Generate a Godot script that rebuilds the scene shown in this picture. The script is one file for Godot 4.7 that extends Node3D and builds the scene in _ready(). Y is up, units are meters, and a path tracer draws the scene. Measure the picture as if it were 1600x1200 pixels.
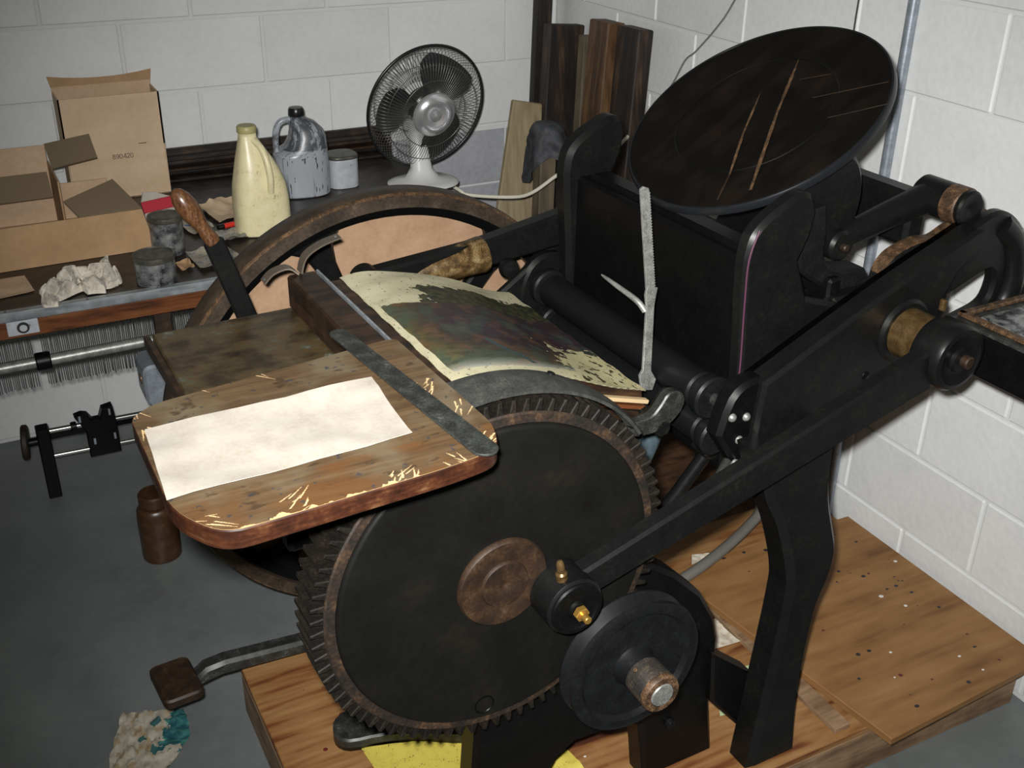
extends Node3D
# A letterpress workshop corner: platen press on a plywood platform, workbench, block walls. Lit by the camera's flash and a dim ceiling tube.

class MB:
	var v := PackedVector3Array()
	var n := PackedVector3Array()
	var uv := PackedVector2Array()
	var ix := PackedInt32Array()
	func vert(p: Vector3, nn: Vector3, u := Vector2.ZERO) -> int:
		v.push_back(p); n.push_back(nn); uv.push_back(u)
		return v.size() - 1
	func tri(a: int, b: int, c: int) -> void:
		ix.push_back(a); ix.push_back(c); ix.push_back(b)
	func quad(a: Vector3, b: Vector3, c: Vector3, d: Vector3) -> void:
		var nn := (b - a).cross(c - a)
		if nn.length() < 1e-12: nn = (c - a).cross(d - a)
		nn = nn.normalized()
		var i := vert(a, nn, Vector2(0, 0)); vert(b, nn, Vector2(1, 0)); vert(c, nn, Vector2(1, 1)); vert(d, nn, Vector2(0, 1))
		tri(i, i + 1, i + 2); tri(i, i + 2, i + 3)
	func quadn(a: Vector3, b: Vector3, c: Vector3, d: Vector3, na: Vector3, nb: Vector3, nc: Vector3, nd: Vector3) -> void:
		var i := vert(a, na); vert(b, nb); vert(c, nc); vert(d, nd)
		tri(i, i + 1, i + 2); tri(i, i + 2, i + 3)
	func add(o: MB, t := Transform3D.IDENTITY) -> MB:
		var k := v.size()
		for i in o.v.size():
			vert(t * o.v[i], (t.basis * o.n[i]).normalized(), o.uv[i])
		for i in o.ix: ix.push_back(k + i)
		return self
	func mesh(into: ArrayMesh = null) -> ArrayMesh:
		var m := ArrayMesh.new() if into == null else into
		var a := []
		a.resize(Mesh.ARRAY_MAX)
		a[Mesh.ARRAY_VERTEX] = v; a[Mesh.ARRAY_NORMAL] = n; a[Mesh.ARRAY_TEX_UV] = uv; a[Mesh.ARRAY_INDEX] = ix
		m.add_surface_from_arrays(Mesh.PRIMITIVE_TRIANGLES, a)
		return m

var M := {}
var rng := RandomNumberGenerator.new()
var used := {}

# ---------- shapes ----------
func prism(src: Array, z0: float, z1: float, bev := 0.0) -> MB:
	var b := MB.new()
	var p := PackedVector2Array(src)
	if Geometry2D.is_polygon_clockwise(p) : p.reverse()
	var k := p.size()
	var area := 0.0
	for i in k: area += p[i].cross(p[(i + 1) % k])
	if area < 0: p.reverse()
	var en := []
	for i in k:
		var d := (p[(i + 1) % k] - p[i]).normalized()
		en.append(Vector2(d.y, -d.x))
	var q := PackedVector2Array()
	var lo := p[0]; var hi := p[0]
	for i in k:
		var a: Vector2 = en[(i + k - 1) % k]; var c: Vector2 = en[i]
		var m := (a + c)
		var l := m.length()
		m = a if l < 0.1 else m / l
		q.push_back(p[i] - m * bev * minf(1.6, 1.0 / maxf(0.3, m.dot(c))))
		lo = lo.min(p[i]); hi = hi.max(p[i])
	var sz := (hi - lo).max(Vector2(1e-5, 1e-5))
	var t := Geometry2D.triangulate_polygon(q)
	if t.is_empty(): t = Geometry2D.triangulate_polygon(p); q = p.duplicate()
	if t.is_empty(): push_warning("prism could not be triangulated")
	for side in 2:
		var z := z1 if side == 0 else z0
		var nn := Vector3(0, 0, 1 if side == 0 else -1)
		var s := b.v.size()
		for i in k: b.vert(Vector3(q[i].x, q[i].y, z), nn, Vector2((q[i].x - lo.x) / sz.x, 1.0 - (q[i].y - lo.y) / sz.y))
		for i in range(0, t.size(), 3):
			var A := q[t[i]]; var B := q[t[i + 1]]; var C := q[t[i + 2]]
			var ccw := (B - A).cross(C - A) > 0
			if ccw == (side == 0): b.tri(s + t[i], s + t[i + 1], s + t[i + 2])
			else: b.tri(s + t[i], s + t[i + 2], s + t[i + 1])
	var bz := minf(bev, (z1 - z0) * 0.45)
	for i in k:
		var j := (i + 1) % k
		var e: Vector2 = en[i]
		var e0: Vector2 = en[(i + k - 1) % k]; var e1: Vector2 = en[j]
		var n0 := (e + e0).normalized() if e.dot(e0) > 0.72 else e
		var n1 := (e + e1).normalized() if e.dot(e1) > 0.72 else e
		var N0 := Vector3(n0.x, n0.y, 0); var N1 := Vector3(n1.x, n1.y, 0)
		var a0 := Vector3(p[i].x, p[i].y, z0 + bz); var a1 := Vector3(p[j].x, p[j].y, z0 + bz)
		var b0 := Vector3(p[i].x, p[i].y, z1 - bz); var b1 := Vector3(p[j].x, p[j].y, z1 - bz)
		b.quadn(a0, a1, b1, b0, N0, N1, N1, N0)
		if bev > 0:
			var F := Vector3(0, 0, 1)
			var c0 := Vector3(q[i].x, q[i].y, z1); var c1 := Vector3(q[j].x, q[j].y, z1)
			b.quadn(b0, b1, c1, c0, (N0 + F).normalized(), (N1 + F).normalized(), (N1 + F).normalized(), (N0 + F).normalized())
			var d0 := Vector3(q[i].x, q[i].y, z0); var d1 := Vector3(q[j].x, q[j].y, z0)
			b.quadn(d0, d1, a1, a0, (N0 - F).normalized(), (N1 - F).normalized(), (N1 - F).normalized(), (N0 - F).normalized())
	return b

func rect(x0: float, y0: float, x1: float, y1: float, r := 0.0, k := 4) -> Array:
	if r <= 0: return [Vector2(x0, y0), Vector2(x1, y0), Vector2(x1, y1), Vector2(x0, y1)]
	var o := []
	for c in [[x1 - r, y0 + r, -PI / 2], [x1 - r, y1 - r, 0.0], [x0 + r, y1 - r, PI / 2], [x0 + r, y0 + r, PI]]:
		for i in k + 1:
			var a: float = c[2] + PI / 2 * i / k
			o.append(Vector2(c[0] + r * cos(a), c[1] + r * sin(a)))
	return o

func box(size: Vector3, bev := 0.003) -> MB:   # centred
	var h := size / 2
	return prism(rect(-h.x, -h.y, h.x, h.y, bev, 1) if bev > 0 else rect(-h.x, -h.y, h.x, h.y), -h.z, h.z, bev)

func box2(a: Vector3, c: Vector3, bev := 0.003) -> MB:   # between two corners
	return MB.new().add(box((c - a).abs(), bev), Transform3D(Basis.IDENTITY, (a + c) / 2))

func lathe(prof: Array, k := 36) -> MB:   # (r, y) from the bottom round the outside to the top
	var b := MB.new()
	var m := prof.size()
	var sn := []
	for i in m - 1:
		var d: Vector2 = prof[i + 1] - prof[i]
		sn.append(Vector2(d.y, -d.x).normalized())
	for i in m - 1:
		var s: Vector2 = sn[i]
		var n0 := s; var n1 := s
		if i > 0 and s.dot(sn[i - 1]) > 0.75: n0 = (s + sn[i - 1]).normalized()
		if i < m - 2 and s.dot(sn[i + 1]) > 0.75: n1 = (s + sn[i + 1]).normalized()
		var st := b.v.size()
		for j in k + 1:
			var a := TAU * j / k
			var c := cos(a); var w := sin(a)
			b.vert(Vector3(prof[i].x * c, prof[i].y, prof[i].x * w), Vector3(n0.x * c, n0.y, n0.x * w), Vector2(float(j) / k, float(i) / m))
			b.vert(Vector3(prof[i + 1].x * c, prof[i + 1].y, prof[i + 1].x * w), Vector3(n1.x * c, n1.y, n1.x * w), Vector2(float(j) / k, float(i + 1) / m))
		for j in k:
			var e := st + j * 2
			b.tri(e, e + 1, e + 3); b.tri(e, e + 3, e + 2)
	return b

func cyl(r: float, h: float, bev := 0.003, k := 28) -> MB:
	return lathe([Vector2(0, 0), Vector2(r - bev, 0), Vector2(r, bev), Vector2(r, h - bev), Vector2(r - bev, h), Vector2(0, h)], k)

func zc(x: float, y: float, z: float) -> Transform3D:   # turns a lathe's axis along +z
	return Transform3D(Basis(Vector3.RIGHT, PI / 2), Vector3(x, y, z))

func along(a: Vector3, c: Vector3) -> Transform3D:   # turns a lathe's axis from a towards c
	var d := (c - a).normalized()
	var s := d.cross(Vector3.UP if absf(d.y) < 0.95 else Vector3.RIGHT).normalized()
	return Transform3D(Basis(s, d, s.cross(d)), a)

func gridmesh(rows: Array, wrap := false, flip := false) -> MB:   # rows of Vector3; smooth
	var b := MB.new()
	var R := rows.size(); var C: int = rows[0].size()
	for i in R:
		for j in C:
			var i0 := maxi(i - 1, 0); var i1 := mini(i + 1, R - 1)
			var j0 := j - 1; var j1 := j + 1
			if wrap:
				j0 = (j - 1 + C - 1) % (C - 1); j1 = (j + 1) % (C - 1)
			else:
				j0 = maxi(j0, 0); j1 = mini(j1, C - 1)
			var du: Vector3 = rows[i][j1] - rows[i][j0]
			var dv: Vector3 = rows[i1][j] - rows[i0][j]
			var nn := du.cross(dv)
			nn = nn.normalized() if nn.length() > 1e-14 else Vector3.UP
			b.vert(rows[i][j], -nn if flip else nn, Vector2(float(j) / (C - 1), float(i) / (R - 1)))
	for i in R - 1:
		for j in C - 1:
			var a := i * C + j
			if flip:
				b.tri(a, a + C, a + C + 1); b.tri(a, a + C + 1, a + 1)
			else:
				b.tri(a, a + 1, a + C + 1); b.tri(a, a + C + 1, a + C)
	return b

func slab(rows: Array, th: float, flip := false) -> MB:   # a sheet with thickness, under the side its normals show
	var t := gridmesh(rows, false, flip)
	var R := rows.size(); var C: int = rows[0].size()
	var low := []
	for i in R:
		var r := []
		for j in C: r.append(rows[i][j] - t.n[i * C + j] * th)
		low.append(r)
	var b := MB.new().add(t)
	b.add(gridmesh(low, false, not flip))
	for e in [[0, true], [R - 1, true], [0, false], [C - 1, false]]:
		for j in (C - 1 if e[1] else R - 1):
			var p: Vector3; var q: Vector3; var p2: Vector3; var q2: Vector3
			if e[1]:
				p = rows[e[0]][j]; q = rows[e[0]][j + 1]; p2 = low[e[0]][j]; q2 = low[e[0]][j + 1]
			else:
				p = rows[j][e[0]]; q = rows[j + 1][e[0]]; p2 = low[j][e[0]]; q2 = low[j + 1][e[0]]
			b.quad(p, q, q2, p2)
	return b

func tube(path: Array, r, k := 10, caps := true) -> MB:
	var b := MB.new()
	var m := path.size()
	var up := Vector3.UP
	var rows := []
	var prev := Vector3.ZERO
	for i in m:
		var d: Vector3 = (path[mini(i + 1, m - 1)] - path[maxi(i - 1, 0)]).normalized()
		if i == 0:
			up = d.cross(Vector3.RIGHT if absf(d.x) < 0.9 else Vector3.UP).normalized()
		else:
			up = (up - d * up.dot(d)).normalized()
		var s := d.cross(up)
		var rr: float = r[i] if r is Array else r
		var row := []
		for j in k + 1:
			var a := TAU * j / k
			row.append(path[i] + (up * cos(a) + s * sin(a)) * rr)
		rows.append(row)
	b = gridmesh(rows, true)
	if caps:
		for e in [0, m - 1]:
			var d: Vector3 = (path[1] - path[0] if e == 0 else path[m - 1] - path[m - 2]).normalized() * (-1.0 if e == 0 else 1.0)
			var c := b.vert(path[e], d)
			var s0 := b.v.size()
			for j in k + 1: b.vert(rows[e][j], d)
			for j in k:
				if e == 0: b.tri(c, s0 + j + 1, s0 + j)
				else: b.tri(c, s0 + j, s0 + j + 1)
	return b

func smooth(path: Array, k := 6) -> Array:   # Catmull-Rom through the points
	var o := []
	for i in path.size() - 1:
		var a = path[maxi(i - 1, 0)]; var c = path[i]; var d = path[i + 1]; var e = path[mini(i + 2, path.size() - 1)]
		for j in k: o.append(c.cubic_interpolate(d, a, e, float(j) / k))
	o.append(path[-1])
	return o

func loft(sec: Array, k := 32, e := 2.0) -> MB:   # [y, cx, cz, rx, rz] upwards; superellipse sections
	var rows := []
	var first: Array = sec[0]; var last: Array = sec[-1]
	for s in [[first[0], first[1], first[2], 0.001, 0.001]] + sec + [[last[0], last[1], last[2], 0.001, 0.001]]:
		var row := []
		for j in k + 1:
			var a := -TAU * j / k
			var c := cos(a); var w := sin(a)
			row.append(Vector3(s[1] + s[3] * signf(c) * pow(absf(c), 2.0 / e), s[0], s[2] + s[4] * signf(w) * pow(absf(w), 2.0 / e)))
		rows.append(row)
	return gridmesh(rows, true)

# ---------- nodes ----------
func numbered(called: String) -> String:
	used[called] = used.get(called, -1) + 1
	return called if used[called] == 0 else "%s_%03d" % [called, used[called]]

func obj(called: String, b, m: Material, parent: Node = self, t := Transform3D.IDENTITY) -> MeshInstance3D:
	var o := MeshInstance3D.new()
	o.mesh = b if b is Mesh else b.mesh()
	o.material_override = m
	o.transform = t
	o.cast_shadow = GeometryInstance3D.SHADOW_CASTING_SETTING_ON
	o.name = numbered(called) if parent == self else called
	parent.add_child(o, true)
	return o

func tag(o: Node, label: String, category: String, group := "") -> Node:
	o.set_meta("label", label); o.set_meta("category", category)
	if group: o.set_meta("group", group)
	return o

func thing(called: String, label: String, category: String, at := Vector3.ZERO, turn := 0.0, group := "") -> Node3D:
	var o := Node3D.new()
	o.name = numbered(called); add_child(o)
	o.position = at; o.rotation.y = turn
	tag(o, label, category, group)
	return o

func struct(called: String, b, m: Material) -> MeshInstance3D:
	var o := obj(called, b, m)
	o.set_meta("kind", "structure")
	return o

func V(x: float, y: float, z: float) -> Vector3: return Vector3(x, y, z)
func P2(a: Array) -> Array:
	var o := []
	for i in range(0, a.size(), 2): o.append(Vector2(a[i], a[i + 1]))
	return o

# ---------- textures ----------
func field(sd: int, freq: float, oct: int, w: int, h: int, ww := 0, hh := 0) -> PackedByteArray:
	var f := FastNoiseLite.new()
	f.seed = sd; f.frequency = freq; f.fractal_octaves = oct
	f.noise_type = FastNoiseLite.TYPE_SIMPLEX_SMOOTH
	var im := f.get_seamless_image(w, h)
	if ww > 0: im.resize(ww, hh, Image.INTERPOLATE_CUBIC)
	im.convert(Image.FORMAT_L8)
	return im.get_data()

func ramp(stops: Array) -> PackedColorArray:   # [t, Color, t, Color ...]
	var o := PackedColorArray()
	for i in 256:
		var t := i / 255.0
		var c: Color = stops[1]
		for j in range(0, stops.size() - 2, 2):
			if t >= stops[j]:
				var k := clampf((t - stops[j]) / maxf(1e-5, stops[j + 2] - stops[j]), 0, 1)
				c = (stops[j + 1] as Color).lerp(stops[j + 3], k)
		o.push_back(c)
	return o

func mapped(fs: Array, ws: Array, n: int, stops: Array, gain := 1.0) -> ImageTexture:
	var lut := ramp(stops)
	var d := PackedByteArray()
	d.resize(n * n * 3)
	for i in n * n:
		var t := 0.0
		for k in fs.size(): t += fs[k][i] * ws[k]
		var c := lut[clampi(int((t - 127.5) * gain + 127.5), 0, 255)]
		d[i * 3] = int(c.r * 255); d[i * 3 + 1] = int(c.g * 255); d[i * 3 + 2] = int(c.b * 255)
	return ImageTexture.create_from_image(Image.create_from_data(n, n, false, Image.FORMAT_RGB8, d))

func grey(fs: PackedByteArray, n: int) -> ImageTexture:
	return ImageTexture.create_from_image(Image.create_from_data(n, n, false, Image.FORMAT_L8, fs))

func painted(w: int, h: int, f: Callable) -> ImageTexture:
	var d := PackedByteArray()
	d.resize(w * h * 3)
	for y in h:
		for x in w:
			var c: Color = f.call((x + 0.5) / w, (y + 0.5) / h)
			var i := (y * w + x) * 3
			d[i] = int(clampf(c.r, 0, 1) * 255); d[i + 1] = int(clampf(c.g, 0, 1) * 255); d[i + 2] = int(clampf(c.b, 0, 1) * 255)
	return ImageTexture.create_from_image(Image.create_from_data(w, h, false, Image.FORMAT_RGB8, d))

func mat(called: String, c: Color, rough: float, metal := 0.0, tex: Texture2D = null, scale := 1.0, world := false) -> StandardMaterial3D:
	var m := StandardMaterial3D.new()
	m.resource_name = called
	m.albedo_color = c; m.roughness = rough; m.metallic = metal
	if tex:
		m.albedo_texture = tex
		if scale > 0:
			m.uv1_triplanar = true; m.uv1_world_triplanar = world
			m.uv1_scale = Vector3.ONE * scale
	M[called] = m
	return m

func relief(m: StandardMaterial3D, t: Texture2D, cm: float) -> void:
	m.heightmap_enabled = true; m.heightmap_texture = t; m.heightmap_scale = cm

func C(r: int, g: int, b: int) -> Color: return Color8(r, g, b)

func materials() -> void:
	var N := 256
	var f1 := field(1, 0.02, 4, N, N)       # blotches
	var f2 := field(2, 0.12, 3, N, N)       # grit
	var f3 := field(3, 0.008, 3, N, N)      # broad patches
	var g1 := field(4, 0.05, 4, 16, N, N, N)  # grain along x
	var g2 := field(5, 0.16, 3, 32, N, N, N)
	var gy := field(6, 0.05, 4, N, 16, N, N)  # grain along y
	var gy2 := field(7, 0.16, 3, N, 32, N, N)
	var gritty := grey(f2, N)
	var blotchy := grey(f1, N)
	# cast iron, oily black paint with dust and rubbed spots
	var iron := mapped([f1, f2], [0.5, 0.5], N, [0.0, C(13, 14, 14), 0.45, C(18, 19, 19), 0.7, C(22, 22, 21), 1.0, C(34, 33, 30)], 1.2)
	var m := mat("iron_black", Color.WHITE, 0.36, 0.0, iron, 2.5)
	relief(m, gritty, 0.012)
	m = mat("iron_deep", Color(0.72, 0.73, 0.75), 0.4, 0.0, iron, 2.5)
	relief(m, gritty, 0.01)
	m = mat("gear_face", Color.WHITE, 0.5, 0.0, mapped([f3, f1, f2], [0.4, 0.35, 0.25], N, [0.0, C(14, 13, 12), 0.5, C(18, 18, 16), 0.75, C(22, 21, 18), 1.0, C(29, 26, 20)], 1.6), 1.7)
	relief(m, gritty, 0.02)
	m = mat("iron_rusty", Color.WHITE, 0.62, 0.0, mapped([f1, f2], [0.6, 0.4], N, [0.0, C(20, 18, 15), 0.4, C(36, 27, 21), 0.65, C(52, 38, 26), 0.85, C(71, 52, 35), 1.0, C(88, 72, 52)], 1.6), 4.0)
	relief(m, gritty, 0.05)
	m = mat("hub_rust", Color.WHITE, 0.55, 0.0, mapped([f1, f2], [0.65, 0.35], N, [0.0, C(25, 17, 11), 0.45, C(40, 26, 15), 0.75, C(55, 37, 22), 1.0, C(67, 54, 37)], 1.5), 5.0)
	m = mat("tooth_iron", Color.WHITE, 0.62, 0.0, mapped([f1, f2], [0.5, 0.5], N, [0.0, C(13, 12, 10), 0.5, C(26, 23, 19), 0.8, C(39, 32, 24), 1.0, C(54, 45, 36)], 1.6), 5.0)
	m = mat("rim_worn", Color.WHITE, 0.5, 0.15, mapped([f1, f2, f3], [0.4, 0.35, 0.25], N, [0.0, C(39, 32, 26), 0.5, C(63, 53, 43), 0.8, C(81, 68, 55), 1.0, C(105, 91, 75)], 1.5), 3.5)
	m = mat("steel_grey", Color.WHITE, 0.42, 0.55, mapped([f1, f2], [0.5, 0.5], N, [0.0, C(110, 112, 108), 0.5, C(156, 157, 152), 1.0, C(196, 196, 190)], 1.4), 6.0)
	m = mat("steel_dark", Color.WHITE, 0.42, 0.2, mapped([f1, f2], [0.55, 0.45], N, [0.0, C(31, 32, 31), 0.5, C(49, 51, 48), 0.8, C(66, 68, 65), 1.0, C(94, 94, 89)], 1.5), 6.0)
	m = mat("guard_iron", Color.WHITE, 0.5, 0.1, mapped([f1, f2], [0.5, 0.5], N, [0.0, C(40, 42, 40), 0.5, C(61, 62, 59), 1.0, C(88, 88, 83)], 1.4), 6.0)
	m = mat("steel_bright", C(190, 190, 186), 0.25, 0.9)
	m = mat("brass", Color.WHITE, 0.38, 0.6, mapped([f1, f2], [0.6, 0.4], N, [0.0, C(65, 49, 30), 0.5, C(106, 83, 51), 1.0, C(136, 113, 76)], 1.4), 8.0)
	m = mat("brass_bright", C(205, 160, 80), 0.3, 0.8)
	m = mat("pulley_paint", Color.WHITE, 0.42, 0.0, mapped([f1, f2], [0.5, 0.5], N, [0.0, C(16, 16, 18), 0.5, C(22, 23, 24), 0.85, C(28, 29, 31), 1.0, C(40, 40, 40)], 1.4), 5.0)
	m = mat("hub_dark", Color.WHITE, 0.45, 0.1, mapped([f1, f2], [0.5, 0.5], N, [0.0, C(30, 29, 29), 0.5, C(50, 47, 44), 0.8, C(78, 68, 56), 1.0, C(110, 92, 70)], 1.5), 7.0)
	m = mat("spring_steel", C(108, 98, 86), 0.35, 0.4)
	m = mat("worn_edge", Color.WHITE, 0.55, 0.1, mapped([f1, f2], [0.5, 0.5], N, [0.0, C(32, 27, 22), 0.45, C(71, 52, 35), 0.7, C(108, 81, 56), 1.0, C(130, 107, 81)], 1.6), 9.0)
	m = mat("ink_wood", Color.WHITE, 0.32, 0.0, mapped([f3, f1, g1], [0.3, 0.4, 0.3], N, [0.0, C(9, 8, 8), 0.45, C(15, 13, 11), 0.7, C(23, 19, 16), 1.0, C(36, 26, 21)], 1.6), 2.2)
	m = mat("rubber_black", C(24, 24, 25), 0.4)
	m = mat("roller_black", C(17, 18, 19), 0.5)
	# wood
	m = mat("ply", Color.WHITE, 0.62, 0.0, mapped([g1, g2, f1], [0.45, 0.3, 0.25], N, [0.0, C(98, 63, 30), 0.3, C(125, 88, 48), 0.6, C(139, 101, 59), 1.0, C(150, 115, 73)], 1.3), 1.1)
	m = mat("ply_warm", Color.WHITE, 0.6, 0.0, mapped([g1, g2, f3], [0.45, 0.3, 0.25], N, [0.0, C(69, 33, 16), 0.25, C(113, 67, 33), 0.45, C(138, 98, 57), 0.7, C(152, 113, 70), 1.0, C(168, 134, 91)], 1.7), 1.4)
	m = mat("lumber", Color.WHITE, 0.7, 0.0, mapped([g1, g2, f1], [0.4, 0.3, 0.3], N, [0.0, C(88, 66, 46), 0.5, C(128, 102, 76), 1.0, C(162, 134, 104)], 1.5), 2.0)
	m = mat("board_side", Color.WHITE, 0.36, 0.0, mapped([f1, g2, f2], [0.5, 0.3, 0.2], N, [0.0, C(31, 17, 11), 0.45, C(55, 29, 18), 0.7, C(73, 43, 26), 1.0, C(104, 78, 53)], 1.6), 4.0)
	m = mat("far_board", Color.WHITE, 0.34, 0.0, mapped([f1, f3, g1, f2], [0.4, 0.25, 0.2, 0.15], N, [0.0, C(35, 29, 21), 0.35, C(58, 47, 31), 0.55, C(72, 63, 44), 0.7, C(81, 64, 40), 0.85, C(78, 79, 67), 1.0, C(119, 120, 111)], 1.8), 2.6)
	m = mat("timber_dark", Color.WHITE, 0.6, 0.0, mapped([gy, gy2, f1], [0.5, 0.3, 0.2], N, [0.0, C(16, 14, 12), 0.4, C(28, 22, 19), 0.62, C(41, 31, 24), 0.8, C(60, 43, 31), 1.0, C(76, 60, 46)], 1.7), 1.6)
	m = mat("timber_grey", Color.WHITE, 0.7, 0.0, mapped([gy, gy2, f1], [0.5, 0.3, 0.2], N, [0.0, C(59, 51, 41), 0.5, C(89, 79, 62), 1.0, C(115, 102, 80)], 1.5), 1.6)
	m = mat("timber_pale", Color.WHITE, 0.7, 0.0, mapped([gy, gy2], [0.6, 0.4], N, [0.0, C(122, 108, 82), 0.5, C(149, 134, 105), 1.0, C(167, 154, 127)], 1.3), 1.6)
	m = mat("timber_orange", Color.WHITE, 0.6, 0.0, mapped([gy, gy2, f1], [0.5, 0.3, 0.2], N, [0.0, C(32, 24, 16), 0.3, C(60, 41, 25), 0.6, C(88, 61, 36), 1.0, C(106, 82, 54)], 1.6), 1.8)
	m = mat("wood_red", Color.WHITE, 0.4, 0.0, mapped([g1, g2], [0.55, 0.45], N, [0.0, C(62, 32, 16), 0.5, C(98, 56, 29), 1.0, C(120, 76, 44)], 1.5), 2.4)
	m = mat("wood_handle", Color.WHITE, 0.28, 0.0, mapped([gy2, f2], [0.5, 0.5], N, [0.0, C(48, 29, 19), 0.5, C(90, 60, 38), 1.0, C(127, 95, 62)], 1.5), 5.0)
	m = mat("wood_dark", Color.WHITE, 0.42, 0.0, mapped([g1, f1], [0.5, 0.5], N, [0.0, C(24, 16, 12), 0.5, C(45, 31, 21), 1.0, C(69, 48, 33)], 1.5), 3.0)
	m = mat("wood_stained", Color.WHITE, 0.5, 0.0, mapped([f1, g1, f2], [0.4, 0.4, 0.2], N, [0.0, C(40, 28, 20), 0.5, C(78, 54, 36), 1.0, C(104, 76, 52)], 1.5), 2.0)
	# walls, floor
	m = mat("block_paint", Color.WHITE, 0.55, 0.0, mapped([f2, f1, f3], [0.4, 0.3, 0.3], N, [0.0, C(216, 218, 217), 0.5, C(224, 226, 225), 1.0, C(230, 232, 231)], 1.2), 1.3, true)
	relief(m, gritty, 0.06)
	m = mat("block_paint_b", Color.WHITE, 0.55, 0.0, mapped([f2, f1, f3], [0.4, 0.3, 0.3], N, [0.0, C(211, 213, 212), 0.5, C(220, 222, 221), 1.0, C(227, 229, 228)], 1.2), 1.3, true)
	relief(m, gritty, 0.06)
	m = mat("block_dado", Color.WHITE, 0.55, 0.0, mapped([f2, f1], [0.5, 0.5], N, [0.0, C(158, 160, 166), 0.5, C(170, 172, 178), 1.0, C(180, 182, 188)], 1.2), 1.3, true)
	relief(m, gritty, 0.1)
	m = mat("mortar", C(214, 216, 215), 0.7)
	m = mat("floor_paint", Color.WHITE, 0.42, 0.0, mapped([f3, f1, f2], [0.4, 0.35, 0.25], N, [0.0, C(92, 96, 96), 0.35, C(103, 108, 107), 0.6, C(109, 114, 113), 1.0, C(120, 124, 122)], 1.2), 0.8, true)
	relief(m, gritty, 0.03)
	m = mat("ceiling_paint", C(216, 214, 206), 0.8)
	# card, paper, cloth, plastics
	m = mat("card", Color.WHITE, 0.75, 0.0, mapped([f2, f1, g1], [0.3, 0.4, 0.3], N, [0.0, C(194, 168, 136), 0.5, C(206, 180, 149), 1.0, C(217, 192, 162)], 1.2), 1.6)
	m = mat("card_brown", Color.WHITE, 0.75, 0.0, mapped([f2, f1], [0.4, 0.6], N, [0.0, C(156, 124, 90), 0.5, C(169, 136, 99), 1.0, C(181, 148, 112)], 1.2), 1.6)
	m = mat("card_inside", Color.WHITE, 0.78, 0.0, mapped([f2, f1], [0.5, 0.5], N, [0.0, C(185, 156, 125), 0.5, C(195, 166, 137), 1.0, C(207, 179, 150)], 1.2), 1.6)
	m = mat("card_drab", C(123, 107, 84), 0.75)
	m = mat("hardboard", Color.WHITE, 0.6, 0.0, mapped([f1, f2], [0.6, 0.4], N, [0.0, C(152, 120, 93), 0.5, C(165, 133, 106), 1.0, C(175, 144, 117)], 1.2), 2.5)
	m = mat("paper_white", Color.WHITE, 0.7, 0.0, mapped([f1, f2], [0.6, 0.4], N, [0.0, C(164, 155, 142), 0.5, C(176, 169, 158), 1.0, C(184, 178, 168)], 1.2), 4.0)
	m = mat("paper_edge", C(196, 170, 130), 0.7)
	m = mat("paper_scrap", Color.WHITE, 0.7, 0.0, mapped([f1, f2], [0.7, 0.3], N, [0.0, C(168, 150, 122), 0.4, C(206, 196, 178), 1.0, C(222, 216, 204)], 1.5), 7.0)
	m = mat("paper_green", C(176, 196, 150), 0.7)
	m = mat("paper_yellow", Color.WHITE, 0.65, 0.0, mapped([f2, f1], [0.6, 0.4], N, [0.0, C(60, 56, 40), 0.12, C(150, 138, 60), 0.22, C(196, 180, 76), 1.0, C(206, 190, 86)], 1.5), 8.0)
	m = mat("paper_print", Color.WHITE, 0.6, 0.0, mapped([f2, f1], [0.5, 0.5], N, [0.0, C(60, 74, 104), 0.3, C(120, 124, 120), 0.5, C(176, 172, 156), 0.8, C(128, 104, 80), 1.0, C(196, 190, 176)], 1.9), 9.0)
	m = mat("rag_cloth", Color.WHITE, 0.85, 0.0, mapped([f1, f2], [0.7, 0.3], N, [0.0, C(48, 50, 54), 0.22, C(130, 126, 118), 0.4, C(196, 188, 172), 1.0, C(218, 210, 196)], 1.5), 5.0)
	m.rim_enabled = true; m.rim = 0.3
	m = mat("rag_floor", Color.WHITE, 0.85, 0.0, mapped([f1, f3, f2], [0.5, 0.3, 0.2], N, [0.0, C(16, 70, 76), 0.22, C(60, 104, 98), 0.34, C(150, 146, 122), 0.6, C(164, 156, 136), 0.8, C(140, 118, 84), 1.0, C(186, 180, 164)], 1.7), 6.0)
	m = mat("rag_dark", Color.WHITE, 0.7, 0.0, mapped([f1, f2], [0.6, 0.4], N, [0.0, C(32, 34, 37), 0.5, C(52, 54, 58), 1.0, C(92, 94, 98)], 1.4), 5.0)
	m = mat("rag_blue", Color.WHITE, 0.8, 0.0, mapped([gy, f1], [0.5, 0.5], N, [0.0, C(24, 34, 38), 0.5, C(44, 60, 66), 1.0, C(74, 92, 100)], 1.4), 5.0)
	m = mat("jug_cream", Color.WHITE, 0.35, 0.0, mapped([f1, f2], [0.6, 0.4], N, [0.0, C(150, 142, 108), 0.18, C(214, 204, 160), 0.5, C(224, 214, 172), 1.0, C(230, 222, 184)], 1.4), 4.0)
	m.subsurf_scatter_enabled = true; m.subsurf_scatter_strength = 0.1
	m = mat("jug_grey", Color.WHITE, 0.32, 0.0, mapped([f1, f3, f2], [0.5, 0.3, 0.2], N, [0.0, C(52, 54, 58), 0.3, C(112, 116, 120), 0.5, C(158, 164, 172), 1.0, C(186, 192, 200)], 1.9), 5.0)
	m = mat("tin_inky", Color.WHITE, 0.36, 0.4, mapped([f1, f2], [0.7, 0.3], N, [0.0, C(26, 27, 30), 0.3, C(70, 72, 74), 0.5, C(120, 122, 122), 1.0, C(158, 160, 158)], 1.6), 6.0)
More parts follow.
